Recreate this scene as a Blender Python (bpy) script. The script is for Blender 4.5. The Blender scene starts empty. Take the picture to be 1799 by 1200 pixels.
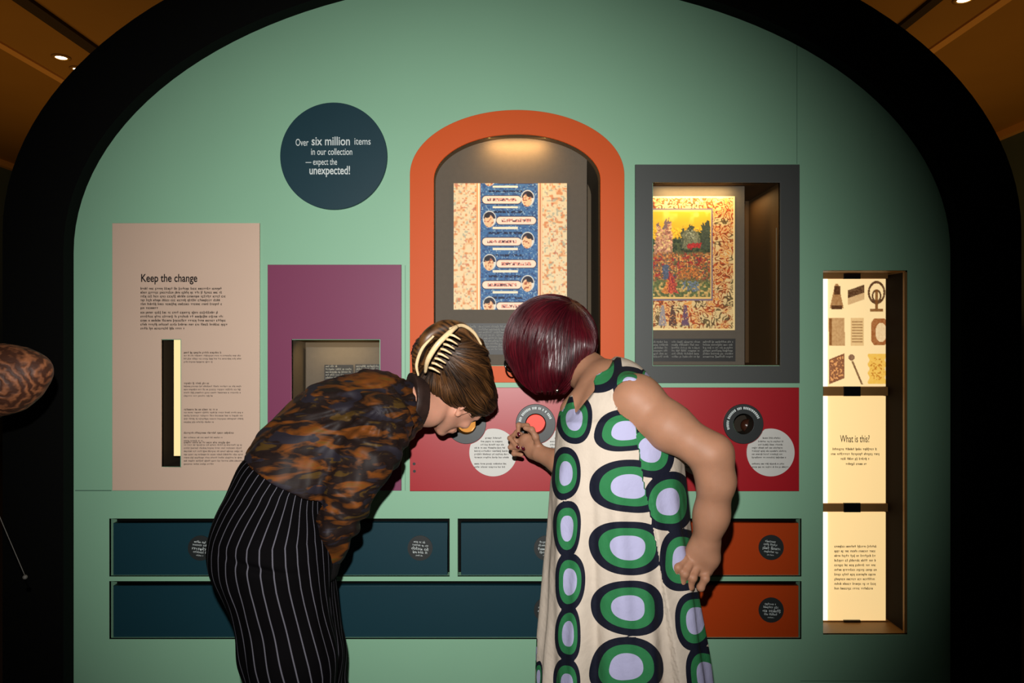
import bpy, math, random
import numpy as np
from mathutils import Vector, Matrix

random.seed(7)
rng = np.random.default_rng(11)
SC = bpy.context.scene
COL = SC.collection

# ------------------------------------------------------------------ camera, light, exposure
CAMD, CAMH, FPX = 2.6, 1.5, 1300.0          # metres to the wall, metres above floor, focal length in pixels of 1799
cd = bpy.data.cameras.new('camera'); cam = bpy.data.objects.new('camera', cd); COL.objects.link(cam)
cam.location = (0, -CAMD, CAMH); cam.rotation_euler = (math.pi/2, 0, 0)
cd.sensor_width = 36.0; cd.lens = 36.0*FPX/1799.0; cd.clip_start = 0.05
SC.camera = cam
SC.view_settings.view_transform = 'Standard'; SC.view_settings.look = 'None'
SC.view_settings.gamma = 1.0; SC.view_settings.use_curve_mapping = False
SC.view_settings.exposure = 0.0
wd = bpy.data.worlds.new('world'); SC.world = wd; wd.use_nodes = True
wd.node_tree.nodes['Background'].inputs[0].default_value = (0.55, 0.62, 0.6, 1)
wd.node_tree.nodes['Background'].inputs[1].default_value = 0.035

def light(name, kind, loc, energy, color=(1, 1, 1), aim=None, **kw):
    ld = bpy.data.lights.new(name, kind); ld.energy = energy; ld.color = color
    for k, v in kw.items(): setattr(ld, k, v)
    o = bpy.data.objects.new(name, ld); COL.objects.link(o); o.location = loc
    if isinstance(aim, float): o.rotation_euler = (aim, 0, 0)
    elif aim is not None:
        o.rotation_euler = (Vector(aim)-Vector(loc)).to_track_quat('-Z', 'Y').to_euler()
    return o
# on-camera flash, a hand above the lens
light('camera_flash', 'SPOT', (-0.03, -2.62, 1.65), 325, (1, 0.985, 0.95), aim=(-0.26, 0, 1.38),
      spot_size=math.radians(77), spot_blend=1.0, shadow_soft_size=0.012)
# unseen warm fill lamps, added to brighten the ceiling of the room behind the arch
light('ceiling_fill', 'AREA', (-4.4, 4.0, 1.6), 26, (1, 0.56, 0.16), aim=(-4.4, 4.0, 4), shape='RECTANGLE', size=3.5, size_y=7)
light('ceiling_fill', 'AREA', (4.2, 4.0, 1.6), 24, (1, 0.56, 0.16), aim=(4.2, 4.0, 4), shape='RECTANGLE', size=3.0, size_y=7)

# ------------------------------------------------------------------ helpers
CX, CY = 899.5, 600.0
def W(px, py, t=0.0):
    s = FPX/(CAMD-t)
    return np.array([(px-CX)/s, -t, CAMH+(CY-py)/s])
def sc(t=0.0): return FPX/(CAMD-t)
def srgb(r, g, b):
    def f(c):
        c /= 255.0
        return c/12.92 if c <= 0.04045 else ((c+0.055)/1.055)**2.4
    return (f(r), f(g), f(b), 1.0)
def lin(a):
    a = np.clip(np.asarray(a, float), 0, 255)/255.0
    return np.where(a <= 0.04045, a/12.92, ((a+0.055)/1.055)**2.4)

def mat(name, col, rough=0.6, spec=0.5, metal=0.0, noise=0.0, nscale=20.0, bump=0.0, bscale=200.0, emis=None, estr=0.0, sss=0.0, coat=0.0):
    m = bpy.data.materials.new(name); m.use_nodes = True
    nt = m.node_tree; b = nt.nodes['Principled BSDF']
    b.inputs['Base Color'].default_value = col
    b.inputs['Roughness'].default_value = rough
    b.inputs['Specular IOR Level'].default_value = spec
    b.inputs['Metallic'].default_value = metal
    b.inputs['Coat Weight'].default_value = coat
    if sss:
        b.inputs['Subsurface Weight'].default_value = sss
        b.inputs['Subsurface Radius'].default_value = (0.6, 0.2, 0.1)
        b.inputs['Subsurface Scale'].default_value = 0.012
    if emis is not None:
        b.inputs['Emission Color'].default_value = emis; b.inputs['Emission Strength'].default_value = estr
    tc = nt.nodes.new('ShaderNodeTexCoord')
    if noise:
        n = nt.nodes.new('ShaderNodeTexNoise'); n.inputs['Scale'].default_value = nscale; n.inputs['Detail'].default_value = 5
        nt.links.new(tc.outputs['Object'], n.inputs['Vector'])
        mx = nt.nodes.new('ShaderNodeMix'); mx.data_type = 'RGBA'
        c = col
        mx.inputs[6].default_value = tuple(x*(1-noise) for x in c[:3])+(1,)
        mx.inputs[7].default_value = tuple(min(1, x*(1+noise)) for x in c[:3])+(1,)
        nt.links.new(n.outputs['Fac'], mx.inputs[0]); nt.links.new(mx.outputs[2], b.inputs['Base Color'])
    if bump:
        n = nt.nodes.new('ShaderNodeTexNoise'); n.inputs['Scale'].default_value = bscale; n.inputs['Detail'].default_value = 3
        nt.links.new(tc.outputs['Object'], n.inputs['Vector'])
        bp = nt.nodes.new('ShaderNodeBump'); bp.inputs['Strength'].default_value = bump; bp.inputs['Distance'].default_value = 0.002
        nt.links.new(n.outputs['Fac'], bp.inputs['Height']); nt.links.new(bp.outputs['Normal'], b.inputs['Normal'])
    return m

M = {}
M['green'] = mat('green_paint', srgb(132, 176, 146), 0.5, 0.35, noise=0.04, nscale=3, bump=0.05)
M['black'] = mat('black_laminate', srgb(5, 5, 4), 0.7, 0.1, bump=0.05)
M['teal'] = mat('teal_paint', srgb(14, 50, 60), 0.5, 0.25, noise=0.05, nscale=5)
M['teal_sign'] = mat('dark_teal_paint', srgb(16, 50, 60), 0.5, 0.3, noise=0.05, nscale=9)
M['beige'] = mat('beige_paint', srgb(198, 170, 150), 0.55, 0.35, noise=0.03, nscale=4)
M['purple'] = mat('plum_paint', srgb(116, 48, 80), 0.5, 0.35, noise=0.04, nscale=4)
M['orange'] = mat('orange_paint', srgb(196, 76, 10), 0.55, 0.3, noise=0.04, nscale=5)
M['orange_dark'] = mat('burnt_orange_paint', srgb(168, 56, 4), 0.5, 0.25, noise=0.04, nscale=5)
M['red'] = mat('red_paint', srgb(156, 4, 20), 0.40, 0.6, noise=0.05, nscale=5)
M['grey'] = mat('slate_grey_paint', srgb(66, 68, 66), 0.5, 0.35, noise=0.04, nscale=6)
M['board'] = mat('grey_mount_fabric', srgb(92, 84, 74), 0.8, 0.2, noise=0.08, nscale=60, bump=0.2, bscale=500)
M['liner'] = mat('taupe_liner', srgb(88, 76, 60), 0.75, 0.2, noise=0.06, nscale=12)
M['liner_dark'] = mat('dark_liner', srgb(40, 32, 22), 0.7, 0.25)
M['caption'] = mat('black_caption_card', srgb(34, 33, 32), 0.5, 0.4)
M['white'] = mat('white_card', srgb(200, 198, 192), 0.55, 0.3, noise=0.02)
M['ink'] = mat('black_ink', srgb(30, 26, 26), 0.7, 0.1)
M['ink_soft'] = mat('grey_ink', srgb(92, 82, 76), 0.7, 0.1)
M['ink_white'] = mat('white_ink', srgb(200, 208, 206), 0.6, 0.2)
M['ink_dim'] = mat('pale_ink', srgb(140, 140, 134), 0.6, 0.2)
M['ring'] = mat('black_gloss_ring', srgb(28, 32, 32), 0.45, 0.6)
M['brass'] = mat('bronze_strip', srgb(140, 100, 52), 0.5, 0.4, noise=0.15, nscale=20)
M['joint'] = mat('joint_shadow_gap', srgb(70, 100, 84), 0.8, 0.1)
M['ceil'] = mat('timber_ceiling', srgb(176, 130, 60), 0.7, 0.15, noise=0.08, nscale=1.5)
M['ceil_light'] = mat('pale_timber_and_highlight', srgb(236, 176, 96), 0.6, 0.2)  # cornice timber, and the painted highlight along the ceiling step
M['ceil_dark'] = mat('dark_track', srgb(60, 44, 26), 0.7, 0.2)
M['farwall'] = mat('far_wall_paint', srgb(88, 104, 100), 0.8, 0.2, noise=0.05)
M['floor'] = mat('dark_floor', srgb(46, 42, 38), 0.6, 0.3, noise=0.1, nscale=4)
M['tan'] = mat('tan_card', srgb(180, 140, 100), 0.7, 0.2)
M['led'] = mat('warm_led', srgb(120, 90, 50), 0.6, emis=(1, 0.76, 0.36, 1), estr=0.95)
M['led_white'] = mat('warm_white_led', srgb(120, 100, 70), 0.6, emis=(1, 0.92, 0.70, 1), estr=1.6)
M['skin1'] = mat('fair_skin', srgb(196, 140, 116), 0.5, 0.35, noise=0.12, nscale=25, sss=0.15, bump=0.1, bscale=400)
M['skin2'] = mat('light_tan_skin', srgb(154, 110, 85), 0.55, 0.3, noise=0.2, nscale=18, sss=0.15, bump=0.12, bscale=350)
M['nail'] = mat('dark_nail_polish', srgb(70, 8, 22), 0.2, 0.6, coat=0.5)
M['silver'] = mat('silver', srgb(210, 205, 195), 0.2, 0.6, metal=1)
M['gold'] = mat('gold', srgb(220, 170, 90), 0.25, 0.6, metal=1)
M['claw'] = mat('cream_acetate', srgb(225, 196, 150), 0.25, 0.6, noise=0.25, nscale=40)
M['glasses'] = mat('black_acetate', srgb(8, 8, 8), 0.2, 0.7)
M['eye'] = mat('eye_white', srgb(225, 222, 216), 0.15, 0.6)
M['shoe'] = mat('black_leather', srgb(15, 14, 14), 0.35, 0.5)
M['collar'] = mat('black_knit', srgb(16, 14, 14), 0.9, 0.1, bump=0.3)

def tag(o, label=None, cat=None, group=None, kind=None):
    if label: o['label'] = label
    if cat: o['category'] = cat
    if group: o['group'] = group
    if kind: o['kind'] = kind
    return o
def link(name, me, m=None, parent=None, loc=None):
    o = bpy.data.objects.new(name, me); COL.objects.link(o)
    if m is not None and me is not None:
        for mm in (m if isinstance(m, (list, tuple)) else [m]): me.materials.append(mm)
    if parent is not None:
        o.parent = parent
        bpy_inv(o, parent)
    return o
def bpy_inv(o, parent):
    # geometry is written in world coordinates; keep it there under a moved parent
    if parent.parent is None: o.matrix_parent_inverse = Matrix.Translation(-parent.location)
def empty(name, loc, label=None, cat=None, group=None):
    o = bpy.data.objects.new(name, None); COL.objects.link(o); o.location = [float(v) for v in loc]; o.empty_display_size = 0.1
    return tag(o, label, cat, group)
def npmesh(name, V, F, smooth=True):
    V = np.asarray(V, np.float32); F = np.asarray(F, np.int32)
    me = bpy.data.meshes.new(name)
    me.vertices.add(len(V)); me.vertices.foreach_set('co', V.ravel())
    n = F.shape[1]
    me.loops.add(F.size); me.loops.foreach_set('vertex_index', F.ravel())
    me.polygons.add(len(F)); me.polygons.foreach_set('loop_start', np.arange(0, F.size, n, dtype=np.int32))
    me.polygons.foreach_set('use_smooth', np.full(len(F), smooth))
    me.update(calc_edges=True); me.validate()
    return me
def fattr(me, name, arr):
    a = me.attributes.new(name, 'FLOAT', 'POINT'); a.data.foreach_set('value', np.asarray(arr, np.float32))
def cattr(me, name, rgb):
    a = me.attributes.new(name, 'FLOAT_COLOR', 'POINT')
    c = np.ones((len(rgb), 4), np.float32); c[:, :3] = rgb
    a.data.foreach_set('color', c.ravel())

# --- flat plates, filled 2D outlines with holes (px coordinates at depth t in front of the wall)
def rect(x0, y0, x1, y1): return [(x0, y0), (x1, y0), (x1, y1), (x0, y1)]
def circ(cx, cy, r, n=72): return [(cx+r*math.cos(2*math.pi*i/n), cy+r*math.sin(2*math.pi*i/n)) for i in range(n)]
def arch(cx, a, y0, b, yb, n=64):
    pts = [(cx-a*math.cos(math.pi*i/n), y0-b*math.sin(math.pi*i/n)) for i in range(n+1)]
    return pts+[(cx+a, yb), (cx-a, yb)]
def plate(name, outlines, t, thick, m, parent=None, bev=0.0, tref=None):
    tr = t if tref is None else tref
    cu = bpy.data.curves.new(name, 'CURVE'); cu.dimensions = '2D'; cu.fill_mode = 'BOTH'
    cu.extrude = max(thick/2-bev, 1e-5); cu.bevel_depth = bev; cu.bevel_resolution = 1
    if bev: cu.offset = -bev
    for ol in outlines:
        sp = cu.splines.new('POLY'); sp.points.add(len(ol)-1); sp.use_cyclic_u = True
        for i, (px, py) in enumerate(ol):
            w = W(px, py, tr); sp.points[i].co = (w[0], w[2], 0, 1)
    tmp = bpy.data.objects.new('tmp', cu); COL.objects.link(tmp)
    me = bpy.data.meshes.new_from_object(tmp.evaluated_get(bpy.context.evaluated_depsgraph_get()))
    bpy.data.objects.remove(tmp); bpy.data.curves.remove(cu)
    me.name = name
    yc = -t+thick/2
    me.transform(Matrix.Translation((0, yc, 0)) @ Matrix.Rotation(math.pi/2, 4, 'X'))
    me.materials.clear()
    return link(name, me, m, parent)
def boxes(name, lst, m, parent=None):
    V, F = [], []
    for (x0, x1, y0, y1, z0, z1) in lst:
        b = len(V)
        V += [(x0, y0, z0), (x1, y0, z0), (x1, y1, z0), (x0, y1, z0), (x0, y0, z1), (x1, y0, z1), (x1, y1, z1), (x0, y1, z1)]
        F += [(b, b+3, b+2, b+1), (b+4, b+5, b+6, b+7), (b, b+1, b+5, b+4), (b+1, b+2, b+6, b+5), (b+2, b+3, b+7, b+6), (b+3, b, b+4, b+7)]
    return link(name, npmesh(name, V, F, False), m, parent)
def pbox(name, x0, y0, x1, y1, t, thick, m, parent=None, tref=None):
    a = W(x0, y0, t if tref is None else tref); b = W(x1, y1, t if tref is None else tref)
    return boxes(name, [(a[0], b[0], -t, -t+thick, b[2], a[2])], m, parent)
def niche(name, outline, t0, depth, m, parent, back=True, mback=None):
    """open recess: walls of constant outline from y=-t0 back to -t0+depth, outline px on plane t=0"""
    P = [W(x, y, 0) for x, y in outline]; n = len(P); th = 0.006
    V = [(p[0], -t0, p[2]) for p in P]+[(p[0], -t0+depth, p[2]) for p in P]
    F = [(i, (i+1) % n, n+(i+1) % n, n+i) for i in range(n)]
    me = bpy.data.meshes.new(name)
    faces = [tuple(f) for f in F]
    if back: faces.append(tuple(range(n, 2*n)))
    me.from_pydata([tuple(map(float, v)) for v in V], [], faces); me.update()
    return link(name, me, m, parent)

# --- lettering
def text(name, s, px, py, hpx, t, m, parent, xs=0.8, align='LEFT', bold=0.0, rot=0.0, thick=0.0006):
    cu = bpy.data.curves.new(name, 'FONT'); cu.body = s; cu.align_x = align
    cu.size = 1.0; cu.extrude = 0.0; cu.offset = bold; cu.fill_mode = 'BOTH'
    tmp = bpy.data.objects.new('tmp', cu); COL.objects.link(tmp)
    me = bpy.data.meshes.new_from_object(tmp.evaluated_get(bpy.context.evaluated_depsgraph_get()))
    bpy.data.objects.remove(tmp); bpy.data.curves.remove(cu)
    k = hpx/sc(t)/0.72
    w = W(px, py, t)
    me.transform(Matrix.Translation(w) @ Matrix.Rotation(rot, 4, 'Y') @ Matrix.Rotation(math.pi/2, 4, 'X') @ Matrix.Diagonal((k*xs, k, k, 1)))
    me.materials.clear(); me.name = name
    return link(name, me, m, parent)
def greek(name, lines, t, m, parent, rot=0.0, piv=None):
    """tiny illegible print: lines = (x0, y_baseline, width, xheight)"""
    V, F = [], []
    for (x0, y, w, h) in lines:
        x = x0; left = random.randint(3, 9)
        while x < x0+w:
            if left == 0:
                x += h*0.7; left = random.randint(2, 9); continue
            lw = h*random.choice((0.35, 0.6, 0.6, 0.7, 0.9))
            up = h*random.choice((1, 1, 1, 1.5)); dn = h*random.choice((0, 0, 0, 0, 0.4))
            q = h*0.27
            segs = random.choice((((x, y-up, x+q, y), (x+lw-q, y-h, x+lw, y+dn), (x, y-h, x+lw, y-h+q)),
                                  ((x, y-up, x+q, y+dn), (x, y-q, x+lw, y), (x, y-h, x+lw, y-h+q)),
                                  ((x, y-h, x+lw, y-h+q), (x+lw/2-q/2, y-up, x+lw/2+q/2, y))))
            for (a, b, c, d) in segs:
                i = len(V)
                for (u, v) in ((a, d), (c, d), (c, b), (a, b)):
                    if rot:
                        du, dv = u-piv[0], v-piv[1]
                        u, v = piv[0]+du*math.cos(rot)-dv*math.sin(rot), piv[1]+du*math.sin(rot)+dv*math.cos(rot)
                    V.append(W(u, v, t))
                F.append((i, i+1, i+2, i+3))
            x += lw+h*0.22; left -= 1
    return link(name, npmesh(name, V, F, False), m, parent)
def arctext(name, cx, cy, r, a0, a1, h, t, m, parent):
    V, F = [], []
    a = a0; dirn = 1 if a1 > a0 else -1
    while (a1-a)*dirn > 0:
        if random.random() < 0.16: a += dirn*0.09; continue
        wdt = random.uniform(0.05, 0.09)
        i = len(V)
        for (aa, rr) in ((a, r), (a+dirn*wdt, r), (a+dirn*wdt, r+h), (a, r+h)):
            V.append(W(cx+rr*math.cos(aa), cy-rr*math.sin(aa), t))
        F.append((i+3, i+2, i+1, i) if dirn < 0 else (i, i+1, i+2, i+3))
        a += dirn*(wdt+0.035)
    return link(name, npmesh(name, V, F, False), m, parent)

# --- painted flat artwork, colour computed per point of a fine grid
def paint_mat(name, rough=0.6, emit=0.0):
    m = bpy.data.materials.new(name); m.use_nodes = True; nt = m.node_tree; b = nt.nodes['Principled BSDF']
    a = nt.nodes.new('ShaderNodeAttribute'); a.attribute_name = 'paint'
    nt.links.new(a.outputs['Color'], b.inputs['Base Color']); b.inputs['Roughness'].default_value = rough
    b.inputs['Specular IOR Level'].default_value = 0.3
    if emit:
        nt.links.new(a.outputs['Color'], b.inputs['Emission Color']); b.inputs['Emission Strength'].default_value = emit
    return m
def painted(name, x0, y0, x1, y1, t, fn, m, parent, step=1.0, thick=0.002):
    nx = int((x1-x0)/step)+1; ny = int((y1-y0)/step)+1
    xs = np.linspace(x0, x1, nx); ys = np.linspace(y0, y1, ny)
    X, Y = np.meshgrid(xs, ys)
    rgb = lin(fn(X, Y)).reshape(-1, 3)
    s = sc(t)
    V = np.stack([(X-CX)/s, np.full_like(X, -t), CAMH+(CY-Y)/s], -1).reshape(-1, 3)
    idx = np.arange(nx*ny).reshape(ny, nx)
    F = np.stack([idx[:-1, :-1], idx[1:, :-1], idx[1:, 1:], idx[:-1, 1:]], -1).reshape(-1, 4)
    # real thickness: a back sheet
    B = V[[0, nx-1, nx*ny-1, nx*(ny-1)]].copy(); B[:, 1] += thick
    k = len(V)
    rim = [[0, nx-1, k+1, k], [nx-1, nx*ny-1, k+2, k+1], [nx*ny-1, nx*(ny-1), k+3, k+2], [nx*(ny-1), 0, k, k+3], [k, k+1, k+2, k+3]]
    me = npmesh(name, np.vstack([V, B]), np.vstack([F, rim]), False)
    cattr(me, 'paint', np.vstack([rgb, rgb[:4]]))
    return link(name, me, m, parent)
def vnoise(X, Y, s, seed=0):
    """smooth value noise in 2D"""
    x = X/s; y = Y/s; xi = np.floor(x).astype(np.int64); yi = np.floor(y).astype(np.int64); fx = x-xi; fy = y-yi
    fx = fx*fx*(3-2*fx); fy = fy*fy*(3-2*fy)
    def h(a, b):
        n = (a*374761393+b*668265263+seed*974711) & 0x7fffffff
        n = ((n ^ (n >> 13))*1274126177) & 0x7fffffff
        return ((n ^ (n >> 16)) & 0xffff)/65535.0
    return (h(xi, yi)*(1-fx)+h(xi+1, yi)*fx)*(1-fy)+(h(xi, yi+1)*(1-fx)+h(xi+1, yi+1)*fx)*fy
def mixc(base, col, mask):
    return base*(1-mask[..., None])+np.array(col, float)*mask[..., None]
def sm(x, a, b): 
    z = np.clip((x-a)/(b-a), 0, 1); return z*z*(3-2*z)

# ================================================================== THE ROOM
S = dict(kind='structure')
holes = [rect(284, 597, 317, 820), rect(513, 597, 667, 760), arch(908.5, 146, 316, 80, 642), rect(1147, 321, 1370, 642),
         rect(1446, 475, 1594, 1115), rect(192, 911, 790, 1013), rect(804, 911, 1408, 1013), rect(192, 1021, 1408, 1123)]
RINGX = [819, 941, 1063, 1185, 1306.5]
for rx in RINGX: holes.append(circ(rx, 745, 18, 32))
FLOORY = CY+CAMH*sc(0)
tag(plate('wall_center', [arch(CX, 815, 425, 500, FLOORY)]+holes, 0.0, 0.012, M['green']), **S)
# black portal
fr = 1300/2.54
outer = [((p[0]), p[1]) for p in arch(CX, 895, 407, 558, CY+CAMH*fr)]
inner = [(CX+(p[0]-CX)*fr/500, CY+(p[1]-CY)*fr/500) for p in arch(CX, 770, 444, 480, FLOORY-2)]
inner = inner[:-2]+[(inner[-2][0], CY+CAMH*fr-1), (inner[-1][0], CY+CAMH*fr-1)]
# open-legged arch outline: outer then inner reversed
oo = outer[:-2]; ii = inner[:-2]
yb = CY+CAMH*fr
ring_outline = oo+[(CX+895, yb), (ii[-1][0], yb)]+ii[::-1]+[(ii[0][0], yb), (CX-895, yb)]
tag(plate('trim_1', [ring_outline], 0.06, 0.5, M['black']), **S)
# panel joints
pj = boxes('trim_2', [(W(1400, 0, 0)[0]-0.0007, W(1400, 0, 0)[0]+0.0007, -0.0006, 0.001, W(0, 288, 0)[2], W(0, 30, 0)[2]),
                      (W(132, 0, 0)[0], W(196, 0, 0)[0], -0.0006, 0.001, W(0, 862.6, 0)[2], W(0, 861.2, 0)[2]),
                      (W(712, 0, 0)[0]-0.0006, W(712, 0, 0)[0]+0.0006, -0.0006, 0.001, W(0, 862, 0)[2], W(0, 466, 0)[2]),
                      (W(1406, 0, 0)[0], W(1667, 0, 0)[0], -0.0006, 0.001, W(0, 1196.8, 0)[2], W(0, 1196, 0)[2])], M['joint'])
tag(pj, **S)
# gallery around it
tag(boxes('floor', [(-7.7, 6.4, -3.5, 9, -0.1, 0.0)], M['floor']), **S)
H0, H1 = CAMH+2.5, CAMH+2.7
tag(boxes('ceiling', [(-4.32, 3.62, -3.5, 9, H0, H0+0.3), (-7.7, -4.32, -3.5, 9, H1, H1+0.1), (3.62, 6.4, -3.5, 9, H1, H1+0.1)], M['ceil']), **S)
tag(boxes('trim_3', [(-3.62, -3.50, -3.5, 9, H0-0.03, H0)], M['ceil_dark']), **S)
tag(boxes('trim_4', [(3.04, 3.12, -3.5, 9, H0-0.03, H0)], M['ceil_dark']), **S)
tag(boxes('trim_5', [(-4.34, -4.26, -3.5, 9, H0-0.015, H0)], M['ceil_light']), **S)  # pale lip: the lit edge of the step, put into the colour
tag(boxes('trim_6', [(3.56, 3.64, -3.5, 9, H0-0.015, H0)], M['ceil_light']), **S)  # right lip, its bright edge highlight painted the same way
tag(boxes('trim_9', [(-7.65, -7.56, -3.5, 9, H1-0.09, H1)], M['ceil_light']), **S)
tag(boxes('trim_10', [(6.26, 6.35, -3.5, 9, H1-0.09, H1)], M['ceil_light']), **S)
tag(boxes('wall_left', [(-7.75, -7.65, -3.5, 9, 0, H1)], M['farwall']), **S)
tag(boxes('wall_right', [(6.35, 6.45, -3.5, 9, 0, H1)], M['farwall']), **S)
tag(boxes('wall_back', [(-7.7, 6.4, 9, 9.1, 0, H1)], M['farwall']), **S)
tp = boxes('display_panel', [(-7.64, -7.60, 4.0, 5.6, 0.4, 2.6)], M['tan'])
tag(tp, 'tan display panel far back on the gallery side wall, left of the arch', 'display panel')

# spotlights on the tracks
def lathe(pts, n=24, cap=True):
    """pts: (r, h) along +Z"""
    V, F = [], []
    for (r, h) in pts:
        for k in range(n): V.append((r*math.cos(2*math.pi*k/n), r*math.sin(2*math.pi*k/n), h))
    for i in range(len(pts)-1):
        for k in range(n):
            F.append((i*n+k, i*n+(k+1) % n, (i+1)*n+(k+1) % n, (i+1)*n+k))
    return np.array(V), F
def orient(V, origin, axis):
    q = Vector(axis).to_track_quat('Z', 'Y').to_matrix()
    return np.asarray(V) @ np.array(q).T + np.array(origin)
M['led_spot'] = mat('spot_lens', srgb(255, 240, 210), 0.5, emis=(1, 0.85, 0.6, 1), estr=6)
def spot(x, y, label):
    e = empty('ceiling_spotlight', (x, y, H0), label, 'spotlight', None)
    V, F = lathe([(0.052, 0.0), (0.075, 0.001), (0.078, 0.008), (0.050, 0.012), (0.046, 0.004)], 32)
    link('trim_ring', npmesh('trim_ring', orient(V, (x, y, H0), (0, 0, -1)), F), M['ceil'], e)
    V, F = lathe([(0.0001, 0.014), (0.03, 0.012), (0.05, 0.004)], 32)
    link('lens', npmesh('lens', orient(V, (x, y, H0), (0, 0, -1)), F), M['led_spot'], e)
spot(-3.96, 3.90, 'lit recessed ceiling spotlight at the top left corner, the one further from the black arch')
spot(-3.97, 4.18, 'lit recessed ceiling spotlight at the top left, half behind the black arch')
spot(3.30, 2.80, 'single lit recessed ceiling spotlight at the top right corner')

# ================================================================== DISPLAYS ON THE WALL
# round sign
e = empty('round_sign', W(586, 274), 'dark teal round sign reading Over six million items in our collection', 'sign')
plate('disc', [circ(586, 274, 94, 96)], 0.014, 0.014, M['teal_sign'], e, bev=0.001)
tt = 0.0148
w = M['ink_white']
text('lettering', 'Over', 519, 256, 12.5, tt, w, e, 0.62, bold=0.005)
text('lettering', 'six million', 547, 255, 15.5, tt, w, e, 0.78, bold=0.012)
text('lettering', 'items', 622, 254, 12.5, tt, w, e, 0.78, bold=0.004)
text('lettering', 'in our collection', 546, 272, 12, tt, w, e, 0.66, bold=0.006)
text('lettering', '\u2014 expect the', 537, 289.5, 11.5, tt, w, e, 0.62, bold=0.006)
text('lettering', 'unexpected!', 543, 306, 15, tt, w, e, 0.70, bold=0.014)

# beige text panel with slot
e = empty('text_panel', W(326, 862), 'tall beige information panel headed Keep the change, with a narrow slot', 'information panel')
plate('board', [rect(197, 392, 456, 862), rect(283, 596, 318, 821)], 0.008, 0.008, M['beige'], e, bev=0.001)
niche('slot', rect(284, 597, 317, 820), -0.001, 0.16, M['liner_dark'], e)
pbox('light_strip', 305.5, 597, 317, 801, -0.02, 0.02, M['led'], e)
text('heading', 'Keep the change', 247, 495, 14, 0.0086, M['ink'], e, 0.76, bold=0.016)
L = []
for i, wd_ in enumerate((143, 142, 150, 140, 143, 33)): L.append((247, 509+i*6.8, wd_, 3.1))
for i, wd_ in enumerate((135, 144, 148, 152, 75)): L.append((247, 551+i*7.0, wd_, 3.1))
greek('paragraph', L, 0.0086, M['ink'], e)
L = []
for y0, n, w0 in ((626, 3, 100), (680, 4, 100), (726, 4, 104), (770, 2, 66), (783, 7, 102)):
    for i in range(n): L.append((323, y0+i*5.6, w0 if i < n-1 else w0*0.5, 2.1))
greek('paragraph', L, 0.0086, M['ink_soft'], e)
L = [(323, 621, 66, 2.4), (323, 675, 44, 2.4), (323, 721, 58, 2.4), (323, 762, 88, 2.4), (323, 779, 80, 2.4)]
for q_ in L: greek('subheading', [q_], 0.0088, M['ink'], e)

# plum panel with small niche
e = empty('niche_panel', W(588, 862), 'plum purple wall panel with a small rectangular display niche', 'display panel')
plate('board', [rect(470, 465, 705, 862), rect(512, 596, 668, 761)], 0.008, 0.008, M['purple'], e, bev=0.001)
niche('niche', rect(513, 597, 667, 760), -0.001, 0.17, M['liner'], e)
c1 = pbox('caption_card', 570, 641, 620, 700, -0.12, 0.004, M['caption'], e); c2 = pbox('caption_card', 624, 640, 668, 700, -0.12, 0.004, M['caption'], e)
greek('lettering', [(572, 645+i*5, 44 if i else 20, 2.4) for i in range(9)], -0.1195, M['ink_dim'], c1)
greek('lettering', [(626, 645+i*5, 38, 2.6) for i in range(9)], -0.1195, M['ink_dim'], c2)
plate('upstand', [rect(538, 610, 676, 780)], -0.13, 0.006, M['board'], e)
light('niche_lamp', 'AREA', (W(590, 605, 0)[0], 0.05, W(590, 601, 0)[2]), 0.35, (1, 0.75, 0.4), aim=0.3, shape='RECTANGLE', size=0.2, size_y=0.01)

# orange arched case
e = empty('arched_display_case', W(908, 672), 'orange arched display case lit from above, holding the blue scroll page', 'display case')
plate('surround', [arch(908.5, 188.5, 307, 114, 672), arch(908.5, 146.5, 316, 80.5, 643)], 0.010, 0.010, M['orange'], e, bev=0.001)
niche('niche', arch(908.5, 146, 316, 80, 642), -0.001, 0.30, M['liner'], e)
bo = [q for q in arch(905, 150, 316, 102, 650)]
plate('mount_board', [[(min(q[0], 1031), q[1]) for q in bo]], -0.05, 0.012, M['board'], e)
light('case_lamp', 'AREA', (W(908, 0, 0)[0], 0.008, W(0, 241, 0)[2]), 1.0, (1, 0.58, 0.22), aim=0.35, shape='RECTANGLE', size=0.20, size_y=0.010)

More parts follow.
